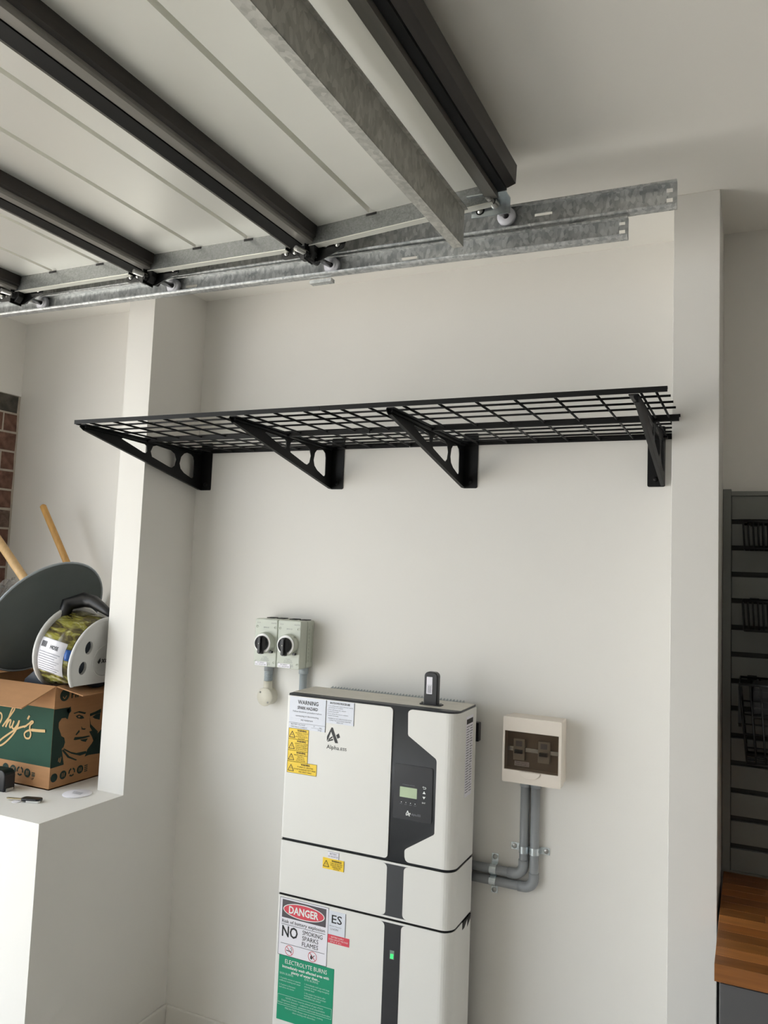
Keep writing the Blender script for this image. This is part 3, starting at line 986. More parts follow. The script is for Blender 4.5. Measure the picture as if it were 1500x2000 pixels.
# display
dp = MB().prism(rrect(-0.994, -0.868, 0.977, 1.138, 0.006, 4), lambda a, b, t: (a, IYF + 0.0005 + 0.003 * t, b)).build('display_panel', M_GLOSS, inv)
YD = IYF + 0.0002
MB().prism(rrect(-0.973, -0.917, 1.042, 1.072, 0.001, 2), lambda a, b, t: (a, YD - 0.0004 + 0.0008 * t, b)).build('lcd_screen', M_LCD, dp)
ik = MB()
f = inkfn(YD)
put_poly(ik, [(-0.899, 1.0605), (-0.889, 1.0605), (-0.894, 1.0685)], f)
put_poly(ik, [(-0.899, 1.0525), (-0.889, 1.0525), (-0.894, 1.0450)], f)
put_stroke(ik, [(-0.898, 1.080), (-0.891, 1.080), (-0.8885, 1.0775), (-0.891, 1.075), (-0.897, 1.075)], 0.0013, f, 3)
put_poly(ik, [(-0.900, 1.080), (-0.8965, 1.0825), (-0.8965, 1.0775)], f)
put_text(ik, 'ENT', -0.894, 1.032, 0.0042, YD, 0.011, 'C')
for x, on in ((-0.967, 0), (-0.952, 1), (-0.937, 1), (-0.922, 0)):
    put_poly(ik, [(x + 0.0014 * math.cos(t), 1.027 + 0.0014 * math.sin(t)) for t in [i * math.pi / 4 for i in range(8)]], f)
logo(ik, -0.951, 0.989, 0.016, YD)
ik.build('white_marks', M_INKW, dp)
ik = MB()
put_text(ik, 'Alpha.ESS', -0.933, 0.9925, 0.0060, YD, 0.030)
for x, tx in ((-0.967, 'PV'), (-0.952, 'BAT'), (-0.937, 'GRID'), (-0.922, 'FAULT')):
    put_text(ik, tx, x, 1.0205, 0.0022, YD, 0.008, 'C')
put_text(ik, 'STORAGE SYSTEM', -0.945, 1.078, 0.0024, YD, 0.040, 'C')
ik.build('grey_marks', M_INKG, dp)
# rating label on the right flank
rl = MB().prism([(-0.150, 1.285), (-0.086, 1.285), (-0.086, 1.045), (-0.150, 1.045)], lambda a, b, t: (IX1 + 0.0002 + 0.0004 * t, a, b)).build('rating_label', M_STP, inv)
fx = lambda a, b: (IX1 + 0.0010, a, b)
ik = MB()
put_poly(ik, [(-0.147, 1.262), (-0.089, 1.262), (-0.089, 1.277), (-0.147, 1.277)], fx)
ik.build('label_band', M_INK, rl)
ik = MB()
for k in range(26):
    z = 1.254 - 0.0078 * k
    random.seed(k)
    put_stroke(ik, [(-0.146, z), (-0.146 + random.uniform(0.020, 0.030), z)], 0.0028, fx, 1)
    put_stroke(ik, [(-0.114, z), (-0.114 + random.uniform(0.012, 0.024), z)], 0.0028, fx, 1)
ik.build('label_rows', M_INKG, rl)
# communication dongle on top
dg = MB()
dg.prism(rrect(-0.931, -0.886, 1.311, 1.412, [0.014, 0.014, 0, 0], 5), lambda a, b, t: (a, -0.165 + 0.024 * t, b))
dongle = dg.build('wifi_dongle', M_KNOB, inv, 0.003)
tag(dongle, 'black upright dongle with a small white label')
MB().prism(rrect(-0.945, -0.872, -0.168, -0.138, 0.008, 4), lambda a, b, t: (a, b, 1.309 + 0.005 * t)).build('dongle_foot', M_KNOB, dongle)
for x in (-0.940, -0.877):
    q = MB()
    bolt_mb(q, (x, -0.153, 1.314), (0, 0, 1), 0.003)
    q.build('screw', M_BOLT, dongle)
st_ = MB().prism(rrect(-0.922, -0.903, 1.345, 1.397, 0.001, 2), lambda a, b, t: (a, -0.1657 + 0.0005 * t, b)).build('dongle_label', M_STP, dongle)
ik = MB()
for k in range(5):
    put_stroke(ik, [(-0.9065 - k * 0.0026, 1.348), (-0.9065 - k * 0.0026, 1.348 + (0.022 if k % 2 else 0.026))], 0.0011, inkfn(-0.1660), 1)
ik.build('label_rows', M_INKG, st_)

def lower_unit(name, z0, z1, label, x0o, strip_flare, base):
    u = thing(name, (-1.09, -0.14, base), label, 'battery unit', 'stacked energy storage units')
    MB().prism(core_path, lambda a, b, t: (a, b, base + (z1 + 0.001 - base) * t), True).build('core', M_SEAM, u)
    w = MB()
    wall_strip(w, full, z0, z1)
    w.prism(inset_path(full, 0.002), lambda a, b, t: (a, b, z1 - 0.002 + 0.002 * t))
    w.build('cover', M_CAB, u)
    a0, a1 = x0o
    zt_, zb_ = z1 - 0.006, z0 + 0.006
    def flare(zc, s):
        out = []
        for i in range(6):
            t = math.radians(90 * i / 5)
            out.append((0.013 * (1 - math.sin(t)), s * 0.013 * (1 - math.cos(t))))
        return out
    L = []
    fl = flare(0, 1)
    # left edge top->bottom then right edge bottom->top
    for dx, dz in fl:
        L.append((a0 - dx, zt_ - dz))
    if strip_flare:
        for dx, dz in fl[::-1]:
            L.append((a0 - dx, zb_ + dz))
        for dx, dz in fl:
            L.append((a1 + dx, zb_ + dz))
    else:
        L += [(a0, zb_), (a1, zb_)]
    for dx, dz in fl[::-1]:
        L.append((a1 + dx, zt_ - dz))
    MB().prism(L, lambda a, b, t: (a, IYF - 0.0005 + 0.001 * t, b)).build('dark_strip', M_DARK if strip_flare else M_GLOSS, u)
    return u
bmu = lower_unit('battery_control_unit', 0.6835, 0.846, 'shallow white control unit between the inverter and the battery', (-1.006, -0.951), True, 0.6775)
s = sticker(bmu, 'white_sticker', -1.210, -1.171, 0.8195, 0.840, M_STP)
lettering(s, [('BATTERY', -1.191, 0.8315, 0.0050, 0.024, 'C'), ('DC ISOLATOR', -1.191, 0.8235, 0.0050, 0.034, 'C')], M_INKG,
          extra=lambda mb: (put_stroke(mb, [(-1.210, 0.8397), (-1.1713, 0.8397)], 0.0008, inkfn(YK), 1), put_stroke(mb, [(-1.1713, 0.82), (-1.1713, 0.84)], 0.0012, inkfn(YK), 1)))
s = sticker(bmu, 'yellow_warning_sticker', -1.227, -1.1515, 0.7865, 0.8195, M_STY, y=YS - 0.0003)
def ex(mb):
    tri_icon(mb, -1.2245, 0.7935, 0.020, YK - 0.0003)
    put_stroke(mb, [(-1.152, 0.7865), (-1.152, 0.8195)], 0.0012, inkfn(YK - 0.0003), 1)
lettering(s, [('WARNING', -1.178, 0.8105, 0.0052, 0.035, 'C', 0.03), ('TURN OFF BATTERY', -1.178, 0.8040, 0.0040, 0.044, 'C'), ('MODULE HERE BY', -1.178, 0.7985, 0.0040, 0.042, 'C'), ('OPENING THE', -1.178, 0.7930, 0.0040, 0.030, 'C'), ('ISOLATOR', -1.178, 0.7880, 0.0036, 0.020, 'C')], M_INKB, y=YK - 0.0003, extra=ex)

bat = lower_unit('battery_unit', 0.004, 0.6765, 'tall white battery cabinet standing on the floor with danger signs', (-1.007, -0.953), False, 0.0)
# notched handhold at the top of the right flank
nt_ = MB()
nt_.prism([(-0.130, 0.6768), (-0.130, 0.655), (-0.112, 0.655), (-0.085, 0.672), (-0.085, 0.648), (-0.058, 0.662), (-0.054, 0.6768)], lambda a, b, t: (IX1 - 0.003 + 0.0036 * t, a, b))
nt_.build('handhold_notch', M_SEAM, bat)
lw = MB().prism([(-0.986, 0.569), (-0.972, 0.569), (-0.972, 0.594), (-0.986, 0.594)], lambda a, b, t: (a, IYF - 0.0010 + 0.001 * t, b)).build('status_window', M_LEDW, bat)
MB().prism([(-0.984, 0.571), (-0.975, 0.571), (-0.974, 0.584), (-0.983, 0.584)], lambda a, b, t: (a, IYF - 0.0015 + 0.001 * t, b)).build('status_led', M_LED, lw)
# danger sign
s = sticker(bat, 'danger_sign', -1.376, -1.198, 0.496, 0.671, M_STP, 0.005)
frm = MB()
frame_ink(frm, -1.3745, -1.1985, 0.4965, 0.6705, YK + 0.0002, 0.0012)
frm.build('sign_border', M_INK, s)
bk = MB()
put_poly(bk, rrect(-1.366, -1.2065, 0.611, 0.6655, 0.001, 2), inkfn(YK))
bk.build('dark_field', M_STK, s)
ov = MB()
put_poly(ov, [(-1.2865 + 0.0755 * math.cos(t), 0.6380 + 0.0230 * math.sin(t)) for t in [i * math.pi / 20 for i in range(40)]], inkfn(YK - 0.0003))
ov.build('white_oval', M_INKW, s)
ov = MB()
put_poly(ov, [(-1.2865 + 0.0725 * math.cos(t), 0.6380 + 0.0205 * math.sin(t)) for t in [i * math.pi / 20 for i in range(40)]], inkfn(YK - 0.0006))
ov.build('red_oval', M_STR, s)
lettering(s, [('DANGER', -1.2865, 0.6275, 0.0215, 0.108, 'C', 0.028)], M_INKW, y=YK - 0.0009, name='danger_lettering')
lettering(s, [('NO', -1.363, 0.554, 0.0320, 0.058, 'L', 0.018)], M_INK, name='no_lettering')
lettering(s, [('Risk of battery explosion', -1.2865, 0.5955, 0.0098, 0.156, 'C', 0.004), ('SMOKING', -1.288, 0.5725, 0.0130, 0.072), ('SPARKS', -1.288, 0.5555, 0.0130, 0.058), ('FLAMES', -1.288, 0.5380, 0.0130, 0.058)], M_INK,
          extra=lambda mb: (put_stroke(mb, [(-1.366, 0.5905), (-1.2065, 0.5905)], 0.0012, inkfn(YK), 1), put_stroke(mb, [(-1.366, 0.5325), (-1.2065, 0.5325)], 0.0012, inkfn(YK), 1)))
pi_ = MB()
for cx_ in (-1.333, -1.249):
    cz = 0.5145
    ring = [(cx_ + 0.0148 * math.cos(t), cz + 0.0148 * math.sin(t)) for t in [i * math.pi / 12 for i in range(25)]]
    put_stroke(pi_, ring, 0.0016, inkfn(YK), 1)
    put_stroke(pi_, [(cx_ - 0.0105, cz + 0.0105), (cx_ + 0.0105, cz - 0.0105)], 0.0018, inkfn(YK), 1)
pi_.build('prohibition_rings', M_INKR, s)
pi_ = MB()
put_stroke(pi_, [(-1.344, 0.5135), (-1.324, 0.5115)], 0.0022, inkfn(YK - 0.0002), 1)
put_stroke(pi_, [(-1.327, 0.515), (-1.323, 0.519), (-1.328, 0.522), (-1.325, 0.525)], 0.0012, inkfn(YK - 0.0002), 3)
put_stroke(pi_, [(-1.252, 0.506), (-1.247, 0.514), (-1.241, 0.520)], 0.0018, inkfn(YK - 0.0002), 3)
put_poly(pi_, [(-1.256, 0.508), (-1.252, 0.506), (-1.250, 0.512), (-1.253, 0.520), (-1.256, 0.514)], inkfn(YK - 0.0002))
pi_.build('pictograms', M_INK, s)
# green first aid sign
s = sticker(bat, 'green_sign', -1.369, -1.1705, 0.302, 0.4955, M_STG, 0.001, y=YS - 0.0003)
yg = YK - 0.0004
cxg = -1.2705
lettering(s, [('ELECTROLYTE BURNS', cxg, 0.4740, 0.0125, 0.151, 'C', 0.0), ('Immediately wash affected area with', cxg - 0.0005, 0.4600, 0.0080, 0.168, 'C', 0.02), ('plenty of water then...', cxg, 0.4475, 0.0080, 0.102, 'C', 0.02)], M_INKW, y=yg, name='heading_lettering')
sm2 = [('SKIN BURNS', -1.364, 0.4390, 0.0062, 0.050), ('EYE BURNS', -1.272, 0.4390, 0.0062, 0.048),
       ('1. If possible remove or separate', -1.364, 0.4260, 0.0048, 0.078), ('unaffected clothing with water', -1.364, 0.4185, 0.0048, 0.078),
       ('2. If patient is distressed,', -1.364, 0.4060, 0.0048, 0.060), ('seek advice of a doctor', -1.364, 0.3985, 0.0048, 0.056),
       ('1. Immediately wash eye with large', -1.272, 0.4265, 0.0048, 0.088), ('amounts of water using emergency', -1.272, 0.4190, 0.0048, 0.088), ('eyewash basin', -1.272, 0.4115, 0.0048, 0.036),
       ('2. No matter if eye burns, after', -1.272, 0.4000, 0.0048, 0.076), ('washing the eye seek prompt', -1.272, 0.3930, 0.0048, 0.078), ('consultation by a doctor', -1.272, 0.3860, 0.0048, 0.060),
       ('NOTE: Doctor must be advised of type of burn', cxg, 0.3685, 0.0048, 0.134, 'C'), ('Sulphuric battery - sulphuric acid electrolyte', cxg - 0.004, 0.3605, 0.0048, 0.156, 'C'), ('Nickel cadmium battery - potassium hydroxide based electrolyte', cxg - 0.001, 0.3525, 0.0048, 0.188, 'C'),
       ('PRECAUTION: Always wear protective clothing', cxg, 0.3385, 0.0048, 0.136, 'C'), ('when working with electrolyte', cxg, 0.3310, 0.0048, 0.082, 'C')]
def ex(mb):
    frame_ink(mb, -1.3665, -1.1735, 0.348, 0.378, yg, 0.0010)
lettering(s, sm2, mat('ink_pale_green', (190, 226, 212), 0.5, noise=0.02, scale=60), y=yg, name='small_lettering', extra=ex)
s = sticker(bat, 'storage_sign', -1.198, -1.138, 0.595, 0.665, M_STW)
lettering(s, [('ES', -1.1685, 0.630, 0.0240, 0.036, 'C', 0.008)], M_INK, extra=lambda mb: (put_stroke(mb, [(-1.1385, 0.596), (-1.1385, 0.665)], 0.0014, inkfn(YK), 1)))
lettering(s, [('Battery Chemistry', -1.172, 0.6195, 0.0030, 0.042, 'C'), ('LI-ION', -1.176, 0.6090, 0.0060, 0.026, 'C')], M_INKG, name='small_lettering')
s = sticker(bat, 'red_label', -1.1975, -1.123, 0.570, 0.5945, M_STR, 0.0008, y=YS - 0.0003)
lettering(s, [('BATTERY SUPPLY', -1.1635, 0.5865, 0.0042, 0.044, 'C'), ('OPEN CIRCUIT VOLTAGE', -1.160, 0.5795, 0.0042, 0.066, 'C'), ('57.6 V d.c.', -1.168, 0.5730, 0.0042, 0.040, 'C')], M_INKW, y=YK - 0.0004)

# ------------------------------------------------------------------ isolators, junction box, conduits
def isolator(x0, x1, label):
    t = thing('rotary_isolator', ((x0 + x1) / 2, 0, 1.366), label, 'isolator switch', 'solar isolator switches')
    MB().prism(rrect(x0 + 0.0005, x1 - 0.0005, 1.367, 1.531, 0.006, 4), lambda a, b, t: (a, -0.045 * t, b)).build('base', M_ISO, t, 0.002)
    ld = MB().prism(rrect(x0 + 0.0005, x1 - 0.0005, 1.366, 1.532, 0.006, 4), lambda a, b, t: (a, -0.046 - 0.044 * t, b)).build('lid', M_ISO, t, 0.003)
    xc = (x0 + x1) / 2 + 0.001
    zc = 1.449
    d = MB()
    d.rev([(0.0375, -0.002), (0.0365, 0.018), (0.0345, 0.022), (0.026, 0.023), (0.026, 0.018)], (xc, -0.090, zc), (0, -1, 0), 36)
    d.build('dial_base', M_ISO, t)
    r = MB()
    r.rev([(0.026, 0.0232), (0.0335, 0.0232)], (xc, -0.090, zc), (0, -1, 0), 36)
    r.build('dial_ring', M_RING, t)
    k = MB()
    k.rev([(0.0258, 0.010), (0.0258, 0.030), (0.0235, 0.034), (0, 0.035)], (xc, -0.090, zc), (0, -1, 0), 32)
    k.prism([(xc - 0.010, zc - 0.018), (xc + 0.010, zc - 0.018), (xc + 0.0065, zc - 0.0365), (xc - 0.0065, zc - 0.0365)], lambda a, b, t: (a, -0.110 - 0.014 * t, b))
    kn = k.build('knob', M_KNOB, t)
    MB().prism(rrect(xc - 0.006, xc + 0.006, zc - 0.034, zc + 0.0245, 0.004, 3), lambda a, b, t: (a, -0.122 - 0.012 * t, b)).build('grip', M_BLKP, kn, 0.002)
    q = MB()
    q.rev([(0, 0.0005), (0.0028, 0.0005), (0.0028, 0)], (xc, -0.134, zc), (0, -1, 0), 10)
    q.build('centre_screw', M_BOLT, kn)
    MB().box(xc + 0.026, xc + 0.036, -0.108, -0.096, zc - 0.033, zc - 0.026).build('lock_tab', M_KNOB, t)
    yk = -0.0905
    ik = MB()
    put_text(ik, 'BYH-32', xc, 1.5005, 0.0044, yk, 0.022, 'C')
    put_text(ik, 'SOLAR', x0 + 0.016, 1.5165, 0.0036, yk, 0.014, 'C')
    put_text(ik, 'ISOLATOR', x1 - 0.016, 1.5165, 0.0040, yk, 0.021, 'C')
    put_text(ik, 'PV ARRAY', xc, 1.3975, 0.0034, yk, 0.018, 'C')
    put_text(ik, 'D.C. ISOLATOR', xc, 1.3920, 0.0034, yk, 0.030, 'C')
    put_text(ik, 'DISCONNECTION POINT', xc, 1.3865, 0.0034, yk, 0.036, 'C')
    tri_icon(ik, x1 - 0.033, 1.374, 0.008, yk)
    ik.build('printed_marks', M_INKG, ld)
    for (a, b) in ((x0 + 0.010, 1.504), (x1 - 0.010, 1.504), (x0 + 0.010, 1.382), (x1 - 0.010, 1.382)):
        q = MB()
        q.rev([(0.0048, 0.0), (0.0048, 0.0008), (0.0040, 0.0008), (0.0040, 0.0003), (0, 0.0003)], (a, -0.090, b), (0, -1, 0), 14)
        q.build('screw_cap', M_ISO, ld)
    lb = MB().prism(rrect(x0 + 0.008, x0 + 0.058, 1.3685, 1.3825, 0.0006, 2), lambda a, b, t: (a, -0.0918 + 0.0012 * t, b)).build('name_label', M_STP, ld)
    ik = MB()
    put_text(ik, 'PV ARRAY', x0 + 0.033, 1.3770, 0.0040, -0.0921, 0.028, 'C')
    put_text(ik, 'D.C. ISOLATOR', x0 + 0.033, 1.3708, 0.0040, -0.0921, 0.042, 'C')
    ik.build('lettering', M_INK, lb)
    for k_ in range(2):
        MB().box(x0 + 0.012 + 0.042 * k_, x0 + 0.040 + 0.042 * k_, -0.036, -0.004, 1.531, 1.534).build('top_knockout', M_SLATD, t)
    return t
isoA = isolator(-1.618, -1.5235, 'pale green isolator switch above the round junction box')
isoB = isolator(-1.5225, -1.428, 'pale green isolator switch nearer the inverter, embossed on its flank')
eb = MB()
for k in range(9):
    z = 1.50 - k * 0.0135
    eb.box(-1.4285, -1.4272, -0.034, -0.020 + 0.003 * (k % 3), z - 0.004, z + 0.004)
eb.box(-1.4285, -1.4274, -0.044, -0.042, 1.385, 1.515)
eb.box(-1.4285, -1.4274, -0.012, -0.010, 1.385, 1.515)
eb.build('embossing', M_ISO, isoB)

jb = thing('junction_box', (-1.600, 0, 1.222), 'round cream junction box on the wall below an isolator switch', 'junction box')
q = MB()
q.rev([(0, 0.040), (0.030, 0.040), (0.0325, 0.0375), (0.0325, 0.0345), (0.0310, 0.034), (0.0310, 0.0)], (-1.598, 0, 1.2505), (0, -1, 0), 32)
q.build('body', M_JB, jb)
q = MB()
q.rev([(0.0165, 0), (0.0165, 0.030), (0.0140, 0.030)], (-1.598, -0.020, 1.276), (0, 0, 1), 18)
q.build('spout', M_JB, jb)
for (dx, dz) in ((-0.018, 0.016), (0.016, -0.018)):
    q = MB()
    q.rev([(0, 0.0012), (0.0036, 0.0010), (0.0036, 0)], (-1.598 + dx, -0.040, 1.2505 + dz), (0, -1, 0), 10)
    q.build('screw', M_BOLT, jb)
fc = thing('flexible_conduit', (-1.598, -0.02, 1.306), 'short ribbed grey conduit between isolator and round junction box', 'conduit')
prof = [(0.0135, 0.0)]
for k in range(8):
    prof += [(0.0155, 0.001 + 0.0045 * k), (0.0155, 0.003 + 0.0045 * k), (0.0135, 0.0035 + 0.0045 * k), (0.0135, 0.0048 + 0.0045 * k)]
q = MB().rev(prof, (-1.598, -0.020, 1.3062), (0, 0, 1), 18)
q.build('ribbed_hose', M_PVC2, fc)
q = MB().rev([(0, 0), (0.0165, 0.0), (0.0165, 0.018), (0.0150, 0.024), (0, 0.024)], (-1.598, -0.020, 1.342), (0, 0, 1), 18)
q.build('gland', M_PVC, fc)
pc = thing('conduit_pipe', (-1.452, -0.02, 0.6), 'pale grey conduit from the second isolator down behind the inverter', 'conduit')
q = MB().cyl((-1.452, -0.020, 1.344), (-1.452, -0.020, 1.366), 0.0165, None, 18)
q.build('coupling', M_PVC2, pc)
q = MB().tube([(-1.452, -0.020, 1.346), (-1.452, -0.020, 0.95), (-1.450, -0.020, 0.925), (-1.440, -0.020, 0.908), (-1.42, -0.020, 0.90), (-1.386, -0.020, 0.90), (-1.350, -0.020, 0.90)], 0.0135, 16)
q.build('pipe', M_PVC2, pc)

# breaker box
bb = thing('breaker_box', (-0.607, 0, 1.096), 'cream breaker box with a smoked window on the right of the inverter', 'breaker box')
X0, X1, Z0, Z1 = -0.697, -0.517, 1.096, 1.290
YB = -0.085
MB().prism(rrect(X0 + 0.004, X1 - 0.004, Z0 + 0.002, Z1 - 0.002, 0.004, 3), lambda a, b, t: (a, -0.046 * t, b)).build('back_box', M_BRK, bb, 0.0015)
me = curve_mesh([rrect(X0, X1, Z0, Z1, 0.004, 3), rrect(-0.691, -0.525, 1.133, 1.248, 0.001, 2)], 0.0195)
cv_ = MB().mesh(me, lambda a, b, t: (a, -0.0655 + t, b)).build('cover', M_BRK, bb)
MB().box(-0.691, -0.525, -0.050, -0.047, 1.133, 1.248).build('inner_plate', mat('breaker_inner', (150, 140, 128), 0.6, noise=0.04, scale=20), bb)
MB().box(-0.6895, -0.5265, -0.0835, -0.0815, 1.1345, 1.2465).build('smoked_window', M_TINT, bb)
MB().box(-0.688, -0.528, -0.056, -0.050, 1.184, 1.196).build('din_rail', M_ZINC, bb)
for x, dz in ((-0.652, 0.0), (-0.575, 0.004)):
    br = MB().box(x - 0.018, x + 0.018, -0.062, -0.050, 1.158, 1.222).build('breaker', mat('breaker_grey', (188, 184, 176), 0.5, noise=0.03, scale=30), bb, 0.0015)
    MB().box(x - 0.012, x + 0.012, -0.072, -0.062, 1.180, 1.190).build('toggle', M_KNOB, br)
    MB().box(x - 0.010, x + 0.010, -0.0628, -0.062, 1.200, 1.216).build('breaker_label', M_INKG, br)
lb = MB().box(-0.668, -0.622, -0.0512, -0.050, 1.139, 1.153).build('name_label', M_STP, bb)
ik = MB()
put_text(ik, 'MAIN SWITCH', -0.645, 1.1470, 0.0034, -0.0515, 0.036, 'C')
put_text(ik, 'INVERTER SUPPLY', -0.645, 1.1415, 0.0034, -0.0515, 0.040, 'C')
ik.build('lettering', M_INK, lb)
hd = MB()
me = [(-0.640 + 0.03 + 0.032 * math.cos(t), 1.132 + 0.020 * math.sin(t)) for t in [math.pi + i * math.pi / 14 for i in range(15)]]
hd.prism(me, lambda a, b, t: (a, YB - 0.004 * t, b))
hd.build('latch_lip', M_BRK, bb, 0.0015)

def pipe(label, x, zh, r, bend):
    t = thing('conduit_pipe', (x, -0.017, zh), label, 'conduit', 'conduits below the breaker box')
    path = [(x, -0.0175, 1.085), (x, -0.0175, zh + bend)]
    for i in range(1, 9):
        a = math.radians(90 * i / 8)
        path.append((x - bend + bend * math.cos(a), -0.0175, zh + bend - bend * math.sin(a)))
    path.append((-0.92, -0.0175, zh))
    MB().tube(path, r, 16).build('pipe', M_PVC, t)
    MB().cyl((x, -0.0175, 1.072), (x, -0.0175, 1.096), r * 1.18, None, 18).build('coupling', M_PVC, t)
    el = [(x, -0.0175, zh + bend + 0.016)] + path[1:-1] + [(x - bend - 0.018, -0.0175, zh)]
    MB().tube(el, r * 1.13, 16).build('elbow', M_PVC, t)
    return t
pipe('grey conduit with the tighter inner elbow below the breaker box', -0.641, 0.8065, 0.0138, 0.030)
pipe('grey conduit with the outer elbow nearest the right pier', -0.608, 0.7725, 0.0138, 0.030)

def saddle(vertical, label):
    t = thing('double_saddle_clip', (-0.625, 0, 0.885) if vertical else (-0.735, 0, 0.79), label, 'pipe clip', 'zinc pipe clips')
    if vertical:
        P = lambda u, y, w: (-0.6245 + u, y, 0.8835 + w)
    else:
        P = lambda u, y, w: (-0.736 + w, y, 0.7895 - u)
    R = 0.0150
    half = 0.0165 if vertical else 0.0170
    prof = [(-0.060, -0.001), (-half - R - 0.002, -0.001)]
    for c_ in (-half, half):
        for i in range(9):
            a = math.radians(180 - 180 * i / 8)
            prof.append((c_ + R * math.cos(a), -0.0175 - R * math.sin(a)))
        if c_ < 0:
            prof.append((0, -0.0105))
    prof += [(half + R + 0.002, -0.001), (0.060, -0.001)]
    b = MB()
    w = 0.0105
    n = len(prof)
    vs = [P(u, y, -w) for u, y in prof] + [P(u, y, w) for u, y in prof] + [P(u, y - 0.0012, -w) for u, y in prof] + [P(u, y - 0.0012, w) for u, y in prof]
    fs = []
    for i in range(n - 1):
        fs += [(i, i + 1, n + i + 1, n + i), (2 * n + i, 2 * n + i + 1, 3 * n + i + 1, 3 * n + i), (i, i + 1, 2 * n + i + 1, 2 * n + i), (n + i, n + i + 1, 3 * n + i + 1, 3 * n + i)]
    fs += [(0, n, 3 * n, 2 * n), (n - 1, 2 * n - 1, 4 * n - 1, 3 * n - 1)]
    b.add(vs, fs)
    b.build('strap', M_ZINC, t)
    for u in (-0.050, 0.050):
        q = MB()
        q.rev([(0, 0.003), (0.004, 0.0034), (0.0062, 0.0022), (0.0075, 0.0022), (0.0075, 0)], P(u, -0.0022, 0), (0, -1, 0), 12)
        q.build('screw', M_BOLT, t)
saddle(True, 'zinc double clip across the two upright conduits')
saddle(False, 'zinc double clip across the two level conduits beside the inverter')

# ------------------------------------------------------------------ clutter on the ledge
# cardboard box
BX0, BX1, BY0, BY1, BZ0, BZ1 = -2.660, -2.244, -0.380, -0.060, ZS, 1.268
box = thing('cardboard_box', (-2.45, -0.22, ZS), 'open brown cardboard box with green print, standing on the white ledge', 'box')
th = 0.004
MB().box(BX0, BX1, BY0, BY0 + th, BZ0, BZ1).build('front_panel', M_CARD, box)
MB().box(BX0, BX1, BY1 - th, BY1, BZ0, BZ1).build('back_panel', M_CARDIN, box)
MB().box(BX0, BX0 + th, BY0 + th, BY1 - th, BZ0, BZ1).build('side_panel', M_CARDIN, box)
MB().box(BX1 - th, BX1, BY0 + th, BY1 - th, BZ0, BZ1).build('side_panel', M_CARD, box)
MB().box(BX0, BX1, BY0, BY1, BZ0, BZ0 + th).build('bottom_panel', M_CARD, box)
def flap(a, b, c, d, name='flap', m=M_CARD):
    a, b, c, d = (Vector(p) for p in (a, b, c, d))
    n = (b - a).cross(d - a).normalized() * 0.004
    f = MB().add([a, b, c, d, a + n, b + n, c + n, d + n], [(0, 1, 2, 3), (7, 6, 5, 4), (0, 1, 5, 4), (1, 2, 6, 5), (2, 3, 7, 6), (3, 0, 4, 7)])
    return f.build(name, m, box)
flap((BX0, BY0, BZ1), (BX1, BY0, BZ1), (BX1 - 0.045, BY0 - 0.100, BZ1 - 0.066), (BX0, BY0 - 0.100, BZ1 - 0.066))
flap((BX1, BY0 + 0.004, BZ1), (BX1, BY1, BZ1), (BX1 + 0.100, BY1 - 0.06, BZ1 - 0.022), (BX1 + 0.100, BY0 + 0.030, BZ1 - 0.026))
flap((BX0 + 0.002, BY1, BZ1), (BX0 + 0.002, BY0, BZ1), (BX0 - 0.09, BY0 + 0.03, BZ1 + 0.02), (BX0 - 0.09, BY1 - 0.03, BZ1 + 0.02))
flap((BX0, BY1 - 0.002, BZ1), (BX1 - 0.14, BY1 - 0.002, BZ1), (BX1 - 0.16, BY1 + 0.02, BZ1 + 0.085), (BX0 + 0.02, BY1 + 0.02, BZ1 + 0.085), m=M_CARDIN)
YF = BY0 - 0.0004
ff = lambda y: (lambda a, b: (a, y, b))
g = MB()
put_poly(g, [(BX0, 0.987), (BX1, 0.987), (BX1, 1.189), (BX0, 1.189)], ff(YF))
g.build('green_print', M_PGREEN, box)
XG = BX1 + 0.0004
# crop-space tracing helpers for the printed artwork (panel units: metres)
def fa(u, v):   # front artwork: u,v in tracing units -> metres on the front panel
    return (BX1 - (560 - u) * 0.000478, 1.188 - (v - 455 + (560 - u) * 0.058) * 0.000330)
gl = lambda a, b: (a, YF - 0.0004, b)
sc_ = MB()
def st2(pts, w):
    st2.n += 1
    base_y = YF - 0.0004 - 0.0004 * st2.n
    put_stroke(sc_, [fa(*p) for p in pts], w, lambda a, b: (a, base_y, b), 4, 0.000006)
st2.n = -1
st2([(-40, 560), (0, 545), (20, 560), (25, 600), (10, 650), (-10, 675)], 0.0065)
st2([(40, 690), (80, 620), (130, 540), (155, 490), (150, 465), (130, 490), (105, 570), (75, 690), (90, 650), (112, 612), (126, 618), (116, 672), (126, 692), (146, 668)], 0.0065)
st2([(160, 615), (145, 680), (165, 702), (198, 655), (215, 605), (200, 680), (160, 760), (100, 840), (45, 890), (14, 892), (22, 850), (80, 790), (200, 695), (295, 655)], 0.0068)
st2([(318, 545), (300, 585)], 0.008)
st2([(270, 672), (320, 628), (346, 600), (362, 610), (334, 642), (332, 690), (346, 740), (332, 782), (296, 782), (280, 742), (302, 710), (350, 692), (420, 690)], 0.0065)
st2([(350, 692), (420, 692), (490, 688)], 0.010)
sc_.build('script_lettering', M_PTAN, box)
ik = MB()
def ring_icon(mb, cx, cz, r, fn, hole=0.55):
    put_poly(mb, [(cx + r * math.cos(t), cz + r * math.sin(t)) for t in [i * math.pi / 10 for i in range(20)]], fn)
